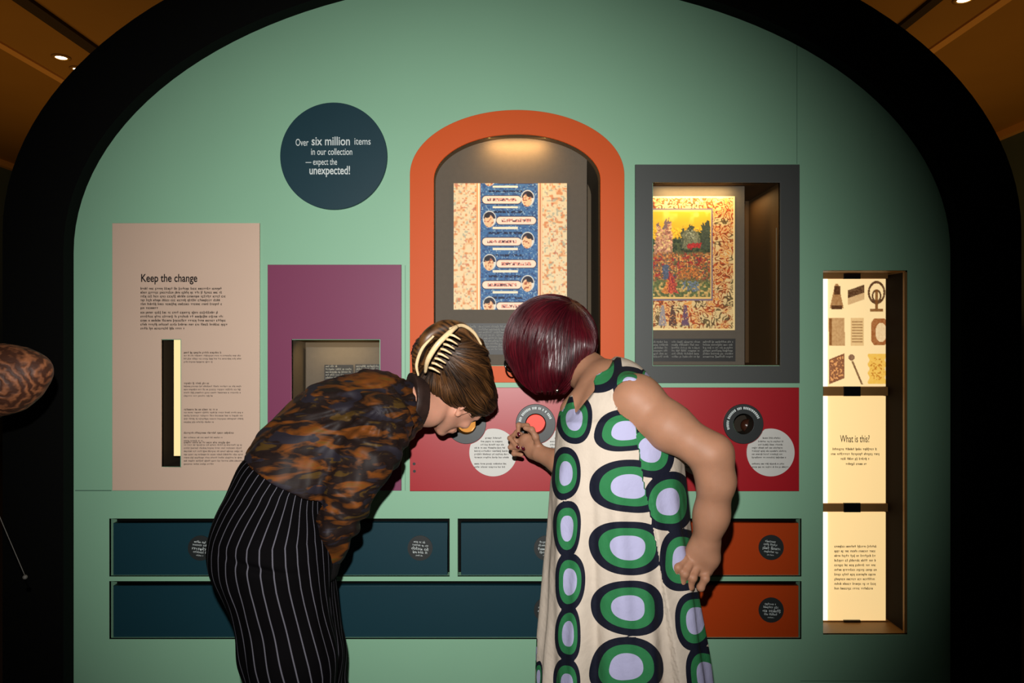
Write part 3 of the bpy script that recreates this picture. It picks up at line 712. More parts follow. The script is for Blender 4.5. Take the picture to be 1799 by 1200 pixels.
def frame(f, u):
    f = nrm(f); r = nrm(np.cross(f, u)); u = np.cross(r, f)
    return np.stack([f, r, u])          # rows: forward, right, up
def head_prims(o, R, k=1.0):
    """head in a forward/right/up frame, origin level with the ears; k = size"""
    def G(f, r, u): return A(o)+R.T@A([f, r, u])*k
    def E(c, r_, kk=0.02, sub=False): return ell(G(*c), [x*k for x in r_], R, kk, sub)
    L = [E((-0.012, 0, 0.035), (0.098, 0.074, 0.082)),
         E((0.030, 0, 0.020), (0.068, 0.064, 0.075), 0.03),
         E((0.030, 0, -0.045), (0.058, 0.054, 0.058), 0.03),
         cone(G(0.0, 0.050, -0.040), G(0.062, 0.020, -0.098), 0.018*k, 0.014*k, 0.022),
         cone(G(0.0, -0.050, -0.040), G(0.062, -0.020, -0.098), 0.018*k, 0.014*k, 0.022),
         E((0.078, 0, -0.098), (0.018, 0.022, 0.016), 0.02),
         E((0.088, 0, -0.068), (0.014, 0.026, 0.018), 0.015),
         cone(G(0.088, 0, 0.008), G(0.113, 0, -0.030), 0.008*k, 0.011*k, 0.010),
         E((0.104, 0.012, -0.036), (0.009, 0.008, 0.007), 0.006), E((0.104, -0.012, -0.036), (0.009, 0.008, 0.007), 0.006),
         cone(G(0.086, 0.012, 0.018), G(0.072, 0.048, 0.014), 0.009*k, 0.008*k, 0.014),
         cone(G(0.086, -0.012, 0.018), G(0.072, -0.048, 0.014), 0.009*k, 0.008*k, 0.014),
         E((0.092, 0.031, -0.002), (0.012, 0.014, 0.010), 0.012, True), E((0.092, -0.031, -0.002), (0.012, 0.014, 0.010), 0.012, True),
         E((0.074, 0.040, -0.026), (0.016, 0.018, 0.014), 0.02), E((0.074, -0.040, -0.026), (0.016, 0.018, 0.014), 0.02),
         cone(G(0.100, -0.016, -0.062), G(0.100, 0.016, -0.062), 0.005*k, 0.005*k, 0.006),
         cone(G(0.098, -0.014, -0.072), G(0.098, 0.014, -0.072), 0.006*k, 0.006*k, 0.006),
         cone(G(0.106, -0.020, -0.067), G(0.106, 0.020, -0.067), 0.0018*k, 0.0018*k, 0.003, sub=True)]
    for s in (1, -1):
        # ear: outer disc, hollow, rim, lobe
        L += [ell(G(-0.006, s*0.076, -0.002), A([0.019, 0.008, 0.031])*k, R, 0.006),
              ell(G(0.000, s*0.086, -0.004), A([0.010, 0.006, 0.018])*k, R, 0.006, True),
              cone(G(0.004, s*0.079, 0.024), G(-0.020, s*0.086, 0.016), 0.0045*k, 0.0045*k, 0.004),
              cone(G(-0.020, s*0.086, 0.016), G(-0.018, s*0.084, -0.016), 0.0045*k, 0.004*k, 0.004),
              ell(G(-0.002, s*0.078, -0.030), A([0.008, 0.006, 0.009])*k, R, 0.006),
              ell(G(0.006, s*0.078, -0.006), A([0.004, 0.004, 0.007])*k, R, 0.003)]
    return L, G
def finger(pts, r0, k=0.006):
    rs = np.linspace(r0, r0*0.78, len(pts)); L = chain(pts, rs, k)
    for i in range(1, len(pts)-1): L.append(ell(pts[i], [rs[i]*1.1]*3, None, 0.004))
    return L
def nail(pt, normal, tip, parent, m, r=0.0055):
    n = nrm(normal); tdir = nrm(A(tip)-n*(A(tip)@n)); b = np.cross(n, tdir)
    V, F = lathe([(0.0001, 0.0012), (0.5, 0.0010), (0.85, 0.0004), (1.0, -0.0008)], 16)
    V = A(pt)+np.outer(V[:, 0]*r, b)+np.outer(V[:, 1]*r*1.35, tdir)+np.outer(V[:, 2], n)
    return link('fingernail', npmesh('fingernail', V, F), m, parent)

# ------------------------------------------------------------------ materials for hair and cloth
def hair_mat(name, dark, lightc, rough=0.3):
    m = bpy.data.materials.new(name); m.use_nodes = True; nt = m.node_tree; b = nt.nodes['Principled BSDF']
    a = nt.nodes.new('ShaderNodeAttribute'); a.attribute_name = 'tint'
    mx = nt.nodes.new('ShaderNodeMix'); mx.data_type = 'RGBA'
    mx.inputs[6].default_value = dark; mx.inputs[7].default_value = lightc
    nt.links.new(a.outputs['Fac'], mx.inputs[0]); nt.links.new(mx.outputs[2], b.inputs['Base Color'])
    b.inputs['Roughness'].default_value = rough; b.inputs['Specular IOR Level'].default_value = 0.5
    return m
M['hair1'] = hair_mat('brown_hair', srgb(18, 9, 4), srgb(118, 76, 38), 0.42)
M['hair2'] = hair_mat('burgundy_hair', srgb(30, 2, 7), srgb(92, 10, 24), 0.36)
def blouse_mat():
    m = bpy.data.materials.new('tiger_print_satin'); m.use_nodes = True; nt = m.node_tree; b = nt.nodes['Principled BSDF']
    tc = nt.nodes.new('ShaderNodeTexCoord'); mp = nt.nodes.new('ShaderNodeMapping'); mp.inputs['Rotation'].default_value = (0, math.radians(38), 0)
    mp.inputs['Scale'].default_value = (10, 14, 36)
    nt.links.new(tc.outputs['Object'], mp.inputs['Vector'])
    def ns(scale, dist, det, seed):
        n = nt.nodes.new('ShaderNodeTexNoise'); n.noise_dimensions = '4D'; n.inputs['W'].default_value = seed
        n.inputs['Scale'].default_value = scale; n.inputs['Distortion'].default_value = dist; n.inputs['Detail'].default_value = det
        nt.links.new(mp.outputs['Vector'], n.inputs['Vector']); return n
    def ramp(n, stops):
        r = nt.nodes.new('ShaderNodeValToRGB'); el = r.color_ramp.elements
        el[0].position, el[0].color = stops[0]; el[1].position, el[1].color = stops[1]
        for p, c in stops[2:]: e_ = el.new(p); e_.color = c
        nt.links.new(n.outputs['Fac'], r.inputs['Fac']); return r
    n1 = ns(0.85, 0.9, 3.0, 1.0); n2 = ns(0.8, 1.0, 2.0, 5.0)
    r1 = ramp(n1, [(0.0, srgb(78, 58, 22)), (0.37, srgb(64, 46, 20)), (0.40, srgb(32, 23, 20)), (0.50, srgb(26, 18, 17)), (0.55, srgb(70, 40, 18)), (0.62, srgb(98, 52, 18)), (0.70, srgb(82, 58, 20))])
    r2 = ramp(n2, [(0.0, (0, 0, 0, 1)), (0.56, (0, 0, 0, 1)), (0.60, (1, 1, 1, 1))])
    mx = nt.nodes.new('ShaderNodeMix'); mx.data_type = 'RGBA'; mx.inputs[7].default_value = srgb(34, 30, 36)
    nt.links.new(r2.outputs['Color'], mx.inputs[0]); nt.links.new(r1.outputs['Color'], mx.inputs[6])
    nt.links.new(mx.outputs[2], b.inputs['Base Color'])
    b.inputs['Roughness'].default_value = 0.55; b.inputs['Specular IOR Level'].default_value = 0.10
    return m
M['blouse'] = blouse_mat()
def stripe_mat():
    m = bpy.data.materials.new('pinstripe_wool'); m.use_nodes = True; nt = m.node_tree; b = nt.nodes['Principled BSDF']
    a = nt.nodes.new('ShaderNodeAttribute'); a.attribute_name = 'stripe'
    fr_ = nt.nodes.new('ShaderNodeMath'); fr_.operation = 'FRACT'; nt.links.new(a.outputs['Fac'], fr_.inputs[0])
    sb = nt.nodes.new('ShaderNodeMath'); sb.operation = 'SUBTRACT'; sb.inputs[1].default_value = 0.5; nt.links.new(fr_.outputs[0], sb.inputs[0])
    ab = nt.nodes.new('ShaderNodeMath'); ab.operation = 'ABSOLUTE'; nt.links.new(sb.outputs[0], ab.inputs[0])
    rp = nt.nodes.new('ShaderNodeValToRGB'); el = rp.color_ramp.elements
    el[0].position = 0.03; el[0].color = srgb(84, 82, 90); el[1].position = 0.07; el[1].color = srgb(5, 4, 5)
    nt.links.new(ab.outputs[0], rp.inputs['Fac']); nt.links.new(rp.outputs['Color'], b.inputs['Base Color'])
    b.inputs['Roughness'].default_value = 0.85; b.inputs['Specular IOR Level'].default_value = 0.04
    return m
M['pants'] = stripe_mat()
def oval_mat():
    m = bpy.data.materials.new('oval_print_cotton'); m.use_nodes = True; nt = m.node_tree; b = nt.nodes['Principled BSDF']
    a = nt.nodes.new('ShaderNodeAttribute'); a.attribute_name = 'oval'
    rp = nt.nodes.new('ShaderNodeValToRGB'); rp.color_ramp.interpolation = 'CONSTANT'; el = rp.color_ramp.elements
    el[0].position = 0; el[0].color = srgb(158, 156, 186); el[1].position = 0.23; el[1].color = srgb(38, 106, 62)
    e_ = el.new(0.375); e_.color = srgb(12, 15, 30); e_ = el.new(0.5); e_.color = srgb(186, 172, 157)
    ml = nt.nodes.new('ShaderNodeMath'); ml.operation = 'MULTIPLY'; ml.inputs[1].default_value = 0.5
    nt.links.new(a.outputs['Fac'], ml.inputs[0]); nt.links.new(ml.outputs[0], rp.inputs['Fac']); nt.links.new(rp.outputs['Color'], b.inputs['Base Color'])
    b.inputs['Roughness'].default_value = 0.8; b.inputs['Specular IOR Level'].default_value = 0.2
    tc = nt.nodes.new('ShaderNodeTexCoord'); n = nt.nodes.new('ShaderNodeTexNoise'); n.inputs['Scale'].default_value = 28; n.inputs['Detail'].default_value = 4
    nt.links.new(tc.outputs['Object'], n.inputs['Vector']); bp = nt.nodes.new('ShaderNodeBump'); bp.inputs['Strength'].default_value = 0.35; bp.inputs['Distance'].default_value = 0.01
    nt.links.new(n.outputs['Fac'], bp.inputs['Height']); nt.links.new(bp.outputs['Normal'], b.inputs['Normal'])
    return m
M['dress'] = oval_mat()

def hair_strands(fn, roots, flow, steps, ds, r0, lift=0.001, tintf=None):
    """grow strands over the surface fn=0, all at once"""
    P = roots.copy(); out = []
    def grad(P):
        e = 0.003; g = np.stack([fn(P+A(d)*e)-fn(P-A(d)*e) for d in ((1, 0, 0), (0, 1, 0), (0, 0, 1))], 1)
        return g/(np.linalg.norm(g, axis=1, keepdims=True)+1e-9)
    lf = rng.uniform(0, 1, len(P))*lift
    for i in range(steps):
        for _ in range(2):
            g = grad(P); P = P-g*(fn(P)-lf)[:, None]*0.9
        out.append(P.copy())
        d = flow(P); d = d-g*(d*g).sum(1)[:, None]; d /= np.linalg.norm(d, axis=1, keepdims=True)+1e-9
        P = P+d*ds
    Q = np.stack(out, 1)
    t_ = np.linspace(0, 1, steps); R = r0*np.minimum(1, np.minimum(t_*8+0.3, (1-t_)*5+0.15))[None]*rng.uniform(0.6, 1.3, (len(P), 1))
    return Q, R

# ================================================================== PERSON ONE: bent woman in pinstriped trousers
p1 = empty('person', (W(505, 1500, 0.6)[0], -0.6, 0.0), 'person bending forward in brown tiger-print blouse and black pinstriped trousers, brown hair clipped up', 'person')
R1 = frame((0.36, 0.60, -0.72), (0.78, 0.05, 0.62))
o1 = W(804, 696, 0.31)
hp, G1 = head_prims(o1, R1)
nb1 = W(722, 712, 0.42)
torso1 = [ell(W(484, 955, 0.62), (0.125, 0.12, 0.11), None, 0.04)] + \
    chain([W(490, 915, 0.62), W(520, 860, 0.57), W(590, 775, 0.50), W(662, 730, 0.44), nb1], [0.100, 0.095, 0.11, 0.088, 0.055], 0.05)
neck1 = chain([nb1, W(752, 716, 0.37), W(785, 690, 0.32)], [0.054, 0.052, 0.055], 0.03)
legs1 = chain([W(478, 985, 0.68), W(505, 1290, 0.70), W(490, 1560, 0.62)], [0.10, 0.062, 0.04], 0.03) + \
        chain([W(500, 985, 0.54), W(572, 1290, 0.50), W(560, 1560, 0.44)], [0.10, 0.062, 0.04], 0.03)
sh1, el1, wr1 = W(666, 745, 0.57), W(612, 866, 0.66), W(576, 968, 0.61)
arm1 = chain([W(640, 735, 0.48), sh1, el1, wr1], [0.05, 0.052, 0.042, 0.028], 0.03)
sh1b, el1b, wr1b = W(690, 720, 0.28), W(600, 840, 0.26), W(540, 940, 0.38)
arm1 += chain([W(668, 735, 0.36), sh1b, el1b, wr1b], [0.05, 0.05, 0.042, 0.028], 0.03)
def hand_prims(wr, d, back, k=1.0, curl=0.35, side=1):
    """relaxed hand: d = along, back = back-of-hand normal"""
    d = nrm(d); n = nrm(A(back)-d*(A(back)@d)); s = np.cross(d, n)*side
    L = chain([wr, wr+d*0.035*k, wr+d*0.085*k], [0.026*k, 0.033*k, 0.034*k], 0.012, (n, 0.55))
    for i, (off, ln) in enumerate(((0.029, 0.072), (0.010, 0.080), (-0.010, 0.074), (-0.028, 0.058))):
        b = wr+d*0.088*k+s*off*k; p = [b]; a = 0
        for j, f_ in enumerate((0.45, 0.30, 0.25)):
            a += curl*(0.8+0.5*j); p.append(p[-1]+(d*math.cos(a)-n*math.sin(a))*ln*f_*k)
        L += finger(p, 0.0085*k)
    b = wr+d*0.03*k+s*0.026*k
    L += finger([b, b+(d*0.6+s*0.7-n*0.25)*0.035*k, b+(d*0.95+s*0.8-n*0.5)*0.058*k], 0.0105*k)
    return L
body1 = torso1+neck1+legs1+arm1+hp+hand_prims(wr1, (-0.62, 0.15, -0.77), (0.5, -0.6, 0), 0.95, 0.25)+hand_prims(wr1b, (-0.25, -0.1, -0.9), (0.6, 0.5, 0), 0.95, 0.25, side=-1)
feet1 = [W(490, 1560, 0.62), W(560, 1560, 0.44)]
f1 = lambda P, c=None, r=0.0: union(body1, P, c, r)
sdf_obj('body', f1, *bnd(body1), 0.0034, M['skin1'], p1)

# trousers
def legs_pants(P, c=None, r=0.0, infl=0.0):
    L = [ell(W(481, 962, 0.62), (0.156+infl, 0.160+infl, 0.150+infl), None, 0.05),
         ell(W(438, 962, 0.64), (0.085, 0.11, 0.10), None, 0.05)] + \
        chain([W(478, 915, 0.61), W(498, 860, 0.58), W(515, 835, 0.565)], [0.133+infl, 0.122+infl, 0.112], 0.05) + \
        chain([W(480, 990, 0.68), W(508, 1150, 0.69), W(528, 1290, 0.70), W(515, 1610, 0.62)], [0.135, 0.110, 0.098, 0.105], 0.05) + \
        chain([W(506, 985, 0.54), W(538, 1150, 0.52), W(566, 1290, 0.50), W(565, 1610, 0.45)], [0.125, 0.104, 0.090, 0.105], 0.03)
    return union(L, P, c, r)
def fpants(P, c=None, r=0.0):
    d = legs_pants(P, c, r)
    d = d+0.004*wob(P*A([1, 1, 0.35]), 55, 0.7)*np.clip((1.05-P[:, 2])*4, 0.2, 1)
    zc = 0.035
    q = P-W(468, 988, 0.75); d = d+0.010*np.exp(-((q[:, 2]-q[:, 0]*-0.25)/0.008)**2)*np.exp(-(q[:, 0]/0.07)**2)*(P[:, 1] < -0.5)
    n = nrm(A([0.42, 0, 0.9])); d = np.maximum(d, (P-W(470, 812, 0.6))@n-0.0)
    return np.maximum(d, 0.03-P[:, 2])
def stripef(V):
    s_ = FPX/(CAMD-0.62)
    px = CX+V[:, 0]*FPX/(CAMD-0.75); py = CY-(V[:, 2]-CAMH)*FPX/(CAMD-0.75)
    X = V[:, 0]; Z = V[:, 2]
    ctr = np.interp(Z, [W(0, y, 0.62)[2] for y in (1620, 1290, 1150, 1067, 1000, 960, 933, 860, 800)], [W(x, 0, 0.70)[0] for x in (534, 532, 520, 500, 484, 478, 475, 492, 520)])
    cy_ = -0.6; hw = np.interp(Z, [0, 0.7, 0.85, 0.95, 1.15], [0.2, 0.16, 0.17, 0.17, 0.135])
    ang = np.arctan2(X-ctr, -(V[:, 1]-cy_)); 
    return ang*hw/0.0245+0.3
sdf_obj('trousers', fpants, A([-1.02, -1.0, 0.01]), A([-0.30, -0.28, 1.30]), 0.0048, M['pants'], p1, dict(stripe=stripef))

# blouse
bl_body = chain([W(492, 878, 0.595), W(530, 830, 0.56), W(592, 768, 0.50), W(660, 728, 0.44), W(712, 716, 0.405)], [0.134, 0.145, 0.150, 0.124, 0.070], 0.05)
bl_body += [ell(W(560, 900, 0.50), (0.085, 0.08, 0.09), None, 0.05)]
slv = chain([W(640, 738, 0.50), sh1, W(650, 790, 0.62), el1, W(592, 915, 0.65), W(580, 952, 0.62), W(575, 980, 0.61)], [0.085, 0.080, 0.076, 0.060, 0.054, 0.044, 0.034], 0.035)
slvb = chain([W(668, 735, 0.36), sh1b, el1b, wr1b], [0.08, 0.075, 0.07, 0.035], 0.04)
def fblouse(P, c=None, r=0.0):
    db = union(bl_body, P, c, r); ds_ = union(slv+slvb, P, c, r)
    k = 0.018; h = np.clip(0.5+0.5*(ds_-db)/k, 0, 1); d = ds_*(1-h)+db*h-k*h*(1-h)
    # folds: long creases sweeping from the shoulder across the back, and down the sleeve
    q = P-W(690, 700, 0.5)
    rad = np.sqrt((q**2).sum(1)); th = np.arctan2(q[:, 2], -q[:, 0])
    f_ = np.sin(th*19+4.5*wob(P, 11, 0.4)+rad*12)
    d = d-0.006*np.maximum(f_, -0.5)*np.clip(rad/0.22, 0.15, 1)*(0.6+0.4*wob(P, 14, 2))
    u = (P-sh1)@nrm(el1-sh1); wgt = np.exp(-((ds_)/0.03)**2)
    d = d-0.005*wgt*np.sin(u*95+3.0*wob(P, 16, 1.0))*np.clip(1-np.abs(ds_)*10, 0, 1)
    d = d-0.0025*wob(P, 60, 0.2)
    # hem cut
    n = nrm(A([-0.468, 0, -0.884])); cut = (P-W(480, 848, 0.71))@n+0.002*wob(P, 22, 1)
    onb = cut+np.where(ds_ < db-0.012, -1.0, 0.0)
    d = np.maximum(d, onb)
    # neck opening
    nn = nrm(W(785, 690, 0.32)-nb1); d = np.maximum(d, (P-W(733, 712, 0.395))@nn)
    return d
sdf_obj('blouse', fblouse, *bnd(bl_body, slv, slvb), 0.0038, M['blouse'], p1)
# cuff
cf = chain([W(578, 966, 0.61), W(573, 1000, 0.60)], [0.037, 0.034], 0.01)
sdf_obj('cuff', lambda P, c=None, r=0.0: union(cf, P, c, r)-0.001*np.sin(P[:, 0]*900), *bnd(cf), 0.003, M['collar'], p1)
# collar: a dark standing collar at the nape
nd = nrm(A([1.0, 0.45, -0.12]))
colr = [cone(W(716, 704, 0.41), W(742, 708, 0.38), 0.084, 0.074, 0.01), cone(W(725, 706, 0.39), W(790, 700, 0.34), 0.057, 0.056, 0.006, sub=True)]
def fcol(P, c=None, r=0.0):
    d = union(colr, P, c, r); return np.maximum(d, np.maximum((P-W(741, 708, 0.382))@nd, -((P-W(716, 706, 0.40))@nd)))-0.0018*wob(P, 60, 1)
M['neckband'] = mat('dark_brown_satin', srgb(40, 25, 20), 0.6, 0.3, noise=0.5, nscale=40)
sdf_obj('collar', fcol, W(670, 800, 0.60), W(800, 620, 0.2), 0.003, M['neckband'], p1)
def shoe(foot, d, parent):
    d = nrm(d); a = A([foot[0], foot[1], 0.0])
    prm = chain([a-d*0.05+A([0, 0, 0.035]), a+d*0.06+A([0, 0, 0.035]), a+d*0.15+A([0, 0, 0.028])], [0.036, 0.040, 0.034], 0.03)+[cone(a+A([0, 0, 0.04]), a+A([0, 0, 0.10]), 0.042, 0.040, 0.03)]
    sdf_obj('shoe', lambda P, c=None, r=0.0: np.maximum(union(prm, P, c, r), 0.002-P[:, 2]), a-0.28, a+A([0.28, 0.28, 0.2]), 0.007, M['shoe'], parent)
for ft in feet1: shoe(ft, (0.8, 0.55, 0), p1)
# hair, swept up from nape and forehead to the clip
hc1 = W(792, 641, 0.33)
hairp1 = [ell(G1(-0.020, 0, 0.036), (0.108, 0.088, 0.088), R1, 0.03),
          ell(W(768, 622, 0.36), (0.075, 0.075, 0.07), None, 0.04),
          ell(W(800, 632, 0.36), (0.100, 0.085, 0.092), None, 0.04),
          cone(G1(-0.07, 0.045, -0.02), G1(0.0, 0.070, 0.045), 0.030, 0.028, 0.02), ell(W(757, 672, 0.37), (0.052, 0.055, 0.046), None, 0.03), ell(W(800, 672, 0.37), (0.07, 0.04, 0.036), None, 0.03),
          cone(G1(0.03, 0.058, 0.03), G1(0.055, 0.045, 0.062), 0.024, 0.022, 0.02),
          cone(G1(0.062, 0.0, 0.085), G1(0.055, 0.05, 0.06), 0.026, 0.024, 0.02),
          ell(G1(0.085, 0.010, -0.015), (0.052, 0.058, 0.078), R1, 0.012, True),
          ell(G1(0.030, 0.085, -0.028), (0.034, 0.030, 0.040), R1, 0.008, True)]
clipc = W(772, 612, 0.45)
def fh1(P, c=None, r=0.0): 
    d = union(hairp1, P, c, r); q = P-clipc
    return d-0.0022*np.sin(np.arctan2(q@A([0.3, 0.2, 1]), q@A([1, 0.1, -0.3]))*26+3*wob(P, 14, 1))
def fh1s(P): return fh1(P)
V, F = mesh_sdf(fh1, W(690, 745, 0.52), W(890, 560, 0.15), 0.003)
me_idx = rng.choice(len(V), 5200, replace=False); roots = V[me_idx]+rng.normal(0, 0.0015, (5200, 3))
def flow1(P):
    q = clipc-P; dd = np.linalg.norm(q, axis=1, keepdims=True)
    sw = np.cross(q, A([0.2, 1.0, 0.3]))*0.35
    return q/dd+sw+0.15*np.stack([wob(P, 20, 1), wob(P, 20, 2), wob(P, 20, 3)], 1)
Q, Rr = hair_strands(fh1s, roots, flow1, 14, 0.0055, 0.0008, 0.0032)
hv, hf = tubes(Q, Rr, 3)
tint0 = np.clip(0.28+0.3*wob(V, 28, 3.0), 0, 1)
clump = np.clip(0.25+0.55*wob(roots, 38, 1.0)+0.45*rng.normal(0, 0.5, len(roots)), 0, 1)
tt1 = np.repeat(clump, 14*3)
me = npmesh('hair', np.vstack([V, hv]), np.vstack([F, hf+len(V)])); fattr(me, 'tint', np.concatenate([tint0*0.5, tt1]))
h1 = link('hair', me, M['hair1'], p1)
# a soft twist of hair folded over the clip
V = []; F = []
for (pts, r_) in (((W(742, 640, 0.44), W(748, 598, 0.46), W(778, 578, 0.44), W(812, 580, 0.42), W(842, 606, 0.40)), (0.008, 0.02, 0.026, 0.022, 0.006)),
                 ((W(728, 655, 0.42), W(735, 618, 0.45), W(760, 590, 0.46)), (0.006, 0.017, 0.012))):
    P_ = bez(pts, 26); rr = np.interp(np.linspace(0, 1, 26), np.linspace(0, 1, len(r_)), r_)
    a_, b_ = tubes(P_[None], rr[None], 16); F.append(b_+sum(len(x) for x in V)); V.append(a_)
V = np.vstack(V); F = np.vstack(F); me = npmesh('hair_twist', V, F); fattr(me, 'tint', np.clip(0.3+0.5*np.sin(V[:, 0]*300+V[:, 2]*420), 0, 0.7)); link('hair_twist', me, M['hair1'], h1)
# claw clip
clip = tube_obj('hair_claw', [W(747, 655, 0.50), W(752, 632, 0.535), W(768, 606, 0.545), W(790, 584, 0.53), W(803, 574, 0.50)], [0.004, 0.0075, 0.008, 0.0075, 0.005], M['claw'], p1)
clip['label'] = 'cream claw clip'
for i in range(8):
    f_ = i/7
    b_ = W(754+36*f_, 646-58*f_, 0.538-0.008*abs(f_-0.5)); 
    tube_obj('clip_tooth', [b_, b_+A([0.012, -0.006, -0.003]), b_+A([0.030, 0.001, -0.014])], [0.004, 0.0034, 0.002], M['claw'], clip, 8, 8)
tube_obj('clip_arm', [W(790, 578, 0.50), W(812, 572, 0.46), W(832, 584, 0.43), W(846, 606, 0.40)], [0.004, 0.0055, 0.005, 0.003], M['claw'], clip)
tube_obj('clip_arm', [W(735, 660, 0.47), W(732, 640, 0.48), W(742, 612, 0.49), W(762, 590, 0.50)], [0.003, 0.005, 0.005, 0.003], M['claw'], clip)
for s_ in (1, -1):
    V, F = lathe([(0.0001, -0.011), (0.006, -0.0095), (0.0105, -0.004), (0.0115, 0.0), (0.0105, 0.004), (0.006, 0.0095), (0.0001, 0.011)], 20)
    link('eye', npmesh('eye', orient(V, G1(0.080, s_*0.031, -0.002), R1[0]), F), M['eye'], p1)

# ================================================================== PERSON TWO: woman with a red bob in an oval-print dress
p2 = empty('person', (W(1090, 1500, 0.58)[0], -0.58, 0.0), 'person with burgundy bob leaning in, sleeveless cream dress with green ovals, fist on hip', 'person')
R2 = frame((-0.80, 0.50, -0.34), (-0.30, 0.05, 0.95))
o2 = W(956, 614, 0.345)
hp2, G2 = head_prims(o2, R2, 0.95)
nb2 = W(1066, 676, 0.51)
torso2 = [ell(W(1098, 1010, 0.58), (0.165, 0.13, 0.14), None, 0.05)]+chain([W(1095, 960, 0.58), W(1085, 850, 0.57), W(1090, 760, 0.56), W(1080, 705, 0.54), nb2], [0.13, 0.115, 0.125, 0.095, 0.060], 0.05)
neck2 = [cone(W(1040, 690, 0.53), W(1010, 722, 0.53), 0.045, 0.042, 0.02)]+chain([nb2, W(1030, 652, 0.435), W(985, 636, 0.36)], [0.056, 0.051, 0.052], 0.04)
legs2 = chain([W(1065, 1030, 0.56), W(1065, 1310, 0.56), W(1070, 1590, 0.55)], [0.09, 0.06, 0.035], 0.03)+chain([W(1135, 1030, 0.60), W(1140, 1310, 0.62), W(1140, 1590, 0.62)], [0.09, 0.06, 0.035], 0.03)
shA, elA, wrA = W(1118, 706, 0.64), W(1247, 797, 0.74), W(1238, 958, 0.69)
armA = chain([W(1090, 716, 0.58), shA, W(1175, 750, 0.70), elA], [0.06, 0.066, 0.058, 0.047], 0.03)+chain([elA, W(1258, 845, 0.735), W(1250, 905, 0.71), wrA], [0.043, 0.041, 0.038, 0.034], 0.04)
armA += [ell(W(1264, 797, 0.745), (0.028, 0.028, 0.032), None, 0.03), ell(W(1116, 699, 0.665), (0.058, 0.050, 0.050), None, 0.03), ell(W(1100, 748, 0.64), (0.040, 0.03, 0.034), None, 0.03)]
# far raised arm
shB, elB, wrB = W(1030, 725, 0.42), W(1010, 822, 0.36), W(948, 797, 0.27)
armB = chain([W(1060, 715, 0.47), shB, elB], [0.06, 0.052, 0.042], 0.03)+chain([elB, W(985, 812, 0.32), wrB], [0.042, 0.037, 0.025], 0.02)
# raised hand
pB = W(925, 776, 0.235)
hB = chain([wrB, W(938, 790, 0.25), pB], [0.026, 0.031, 0.027], 0.012, (nrm((0.3, 0.8, 0.2)), 0.7))
fB = [[W(934, 764, 0.225), W(926, 748, 0.215), W(911, 747, 0.235), W(910, 764, 0.255)],
      [W(927, 769, 0.225), W(908, 760, 0.215), W(896, 770, 0.240), W(908, 785, 0.270)],
      [W(921, 777, 0.23), W(902, 774, 0.225), W(897, 786, 0.250), W(918, 787, 0.278)],
      [W(922, 788, 0.24), W(908, 788, 0.238), W(903, 797, 0.255), W(916, 799, 0.272)]]
for p_ in fB: hB += finger(p_, 0.0086)
tB = [W(946, 785, 0.27), W(941, 768, 0.285), W(934, 755, 0.285), W(923, 752, 0.278)]
hB += finger(tB, 0.0105)
# fist on the hip
wrA = W(1240, 955, 0.69)
hA = chain([wrA, W(1231, 972, 0.69), W(1214, 990, 0.685)], [0.034, 0.037, 0.024], 0.015, (nrm((0.15, 1, 0.1)), 0.7))+chain([wrA, W(1244, 980, 0.685), W(1238, 1000, 0.68)], [0.031, 0.028, 0.022], 0.015)+\
    [cone(W(1214, 990, 0.688), W(1234, 1000, 0.682), 0.020, 0.019, 0.012)]
fA = [[W(1203, 983, 0.700), W(1191, 997, 0.716), W(1185, 1010, 0.708), W(1188, 1014, 0.682)],
      [W(1212, 990, 0.702), W(1203, 1008, 0.720), W(1198, 1023, 0.710), W(1201, 1027, 0.682)],
      [W(1224, 996, 0.698), W(1217, 1015, 0.716), W(1212, 1031, 0.706), W(1215, 1034, 0.678)],
      [W(1241, 996, 0.688), W(1239, 1016, 0.702), W(1231, 1032, 0.696), W(1229, 1034, 0.670)]]
for p_ in fA: hA += finger(p_, 0.0112, 0.004)
hA += finger([W(1208, 972, 0.668), W(1188, 990, 0.668), W(1178, 1006, 0.668)], 0.0105)
body2 = torso2+neck2+legs2+armA+armB+hB+hA+hp2
f2 = lambda P, c=None, r=0.0: union(body2, P, c, r)
sdf_obj('body', f2, *bnd(body2), 0.0032, M['skin2'], p2)
V, F = tubes(A([[W(1221, 1021, 0.7)+A([0.0112*math.cos(a), 0.0112*math.sin(a)*0.9, -0.004*math.cos(a)]) for a in np.linspace(0, 2*math.pi, 25)]]), np.full((1, 25), 0.0016), 8)
link('finger_ring', npmesh('finger_ring', V+A([-0.008, 0.0, 0.010]), F), M['gold'], p2)
nail(W(911, 763, 0.262), (-0.3, -0.8, 0.1), (0.3, -0.1, -1), p2, M['nail'])
nail(W(910, 786, 0.278), (-0.2, -0.9, -0.1), (0.8, -0.1, -0.4), p2, M['nail'])
nail(W(919, 788, 0.285), (-0.1, -0.9, -0.2), (0.5, -0.1, -1), p2, M['nail'])

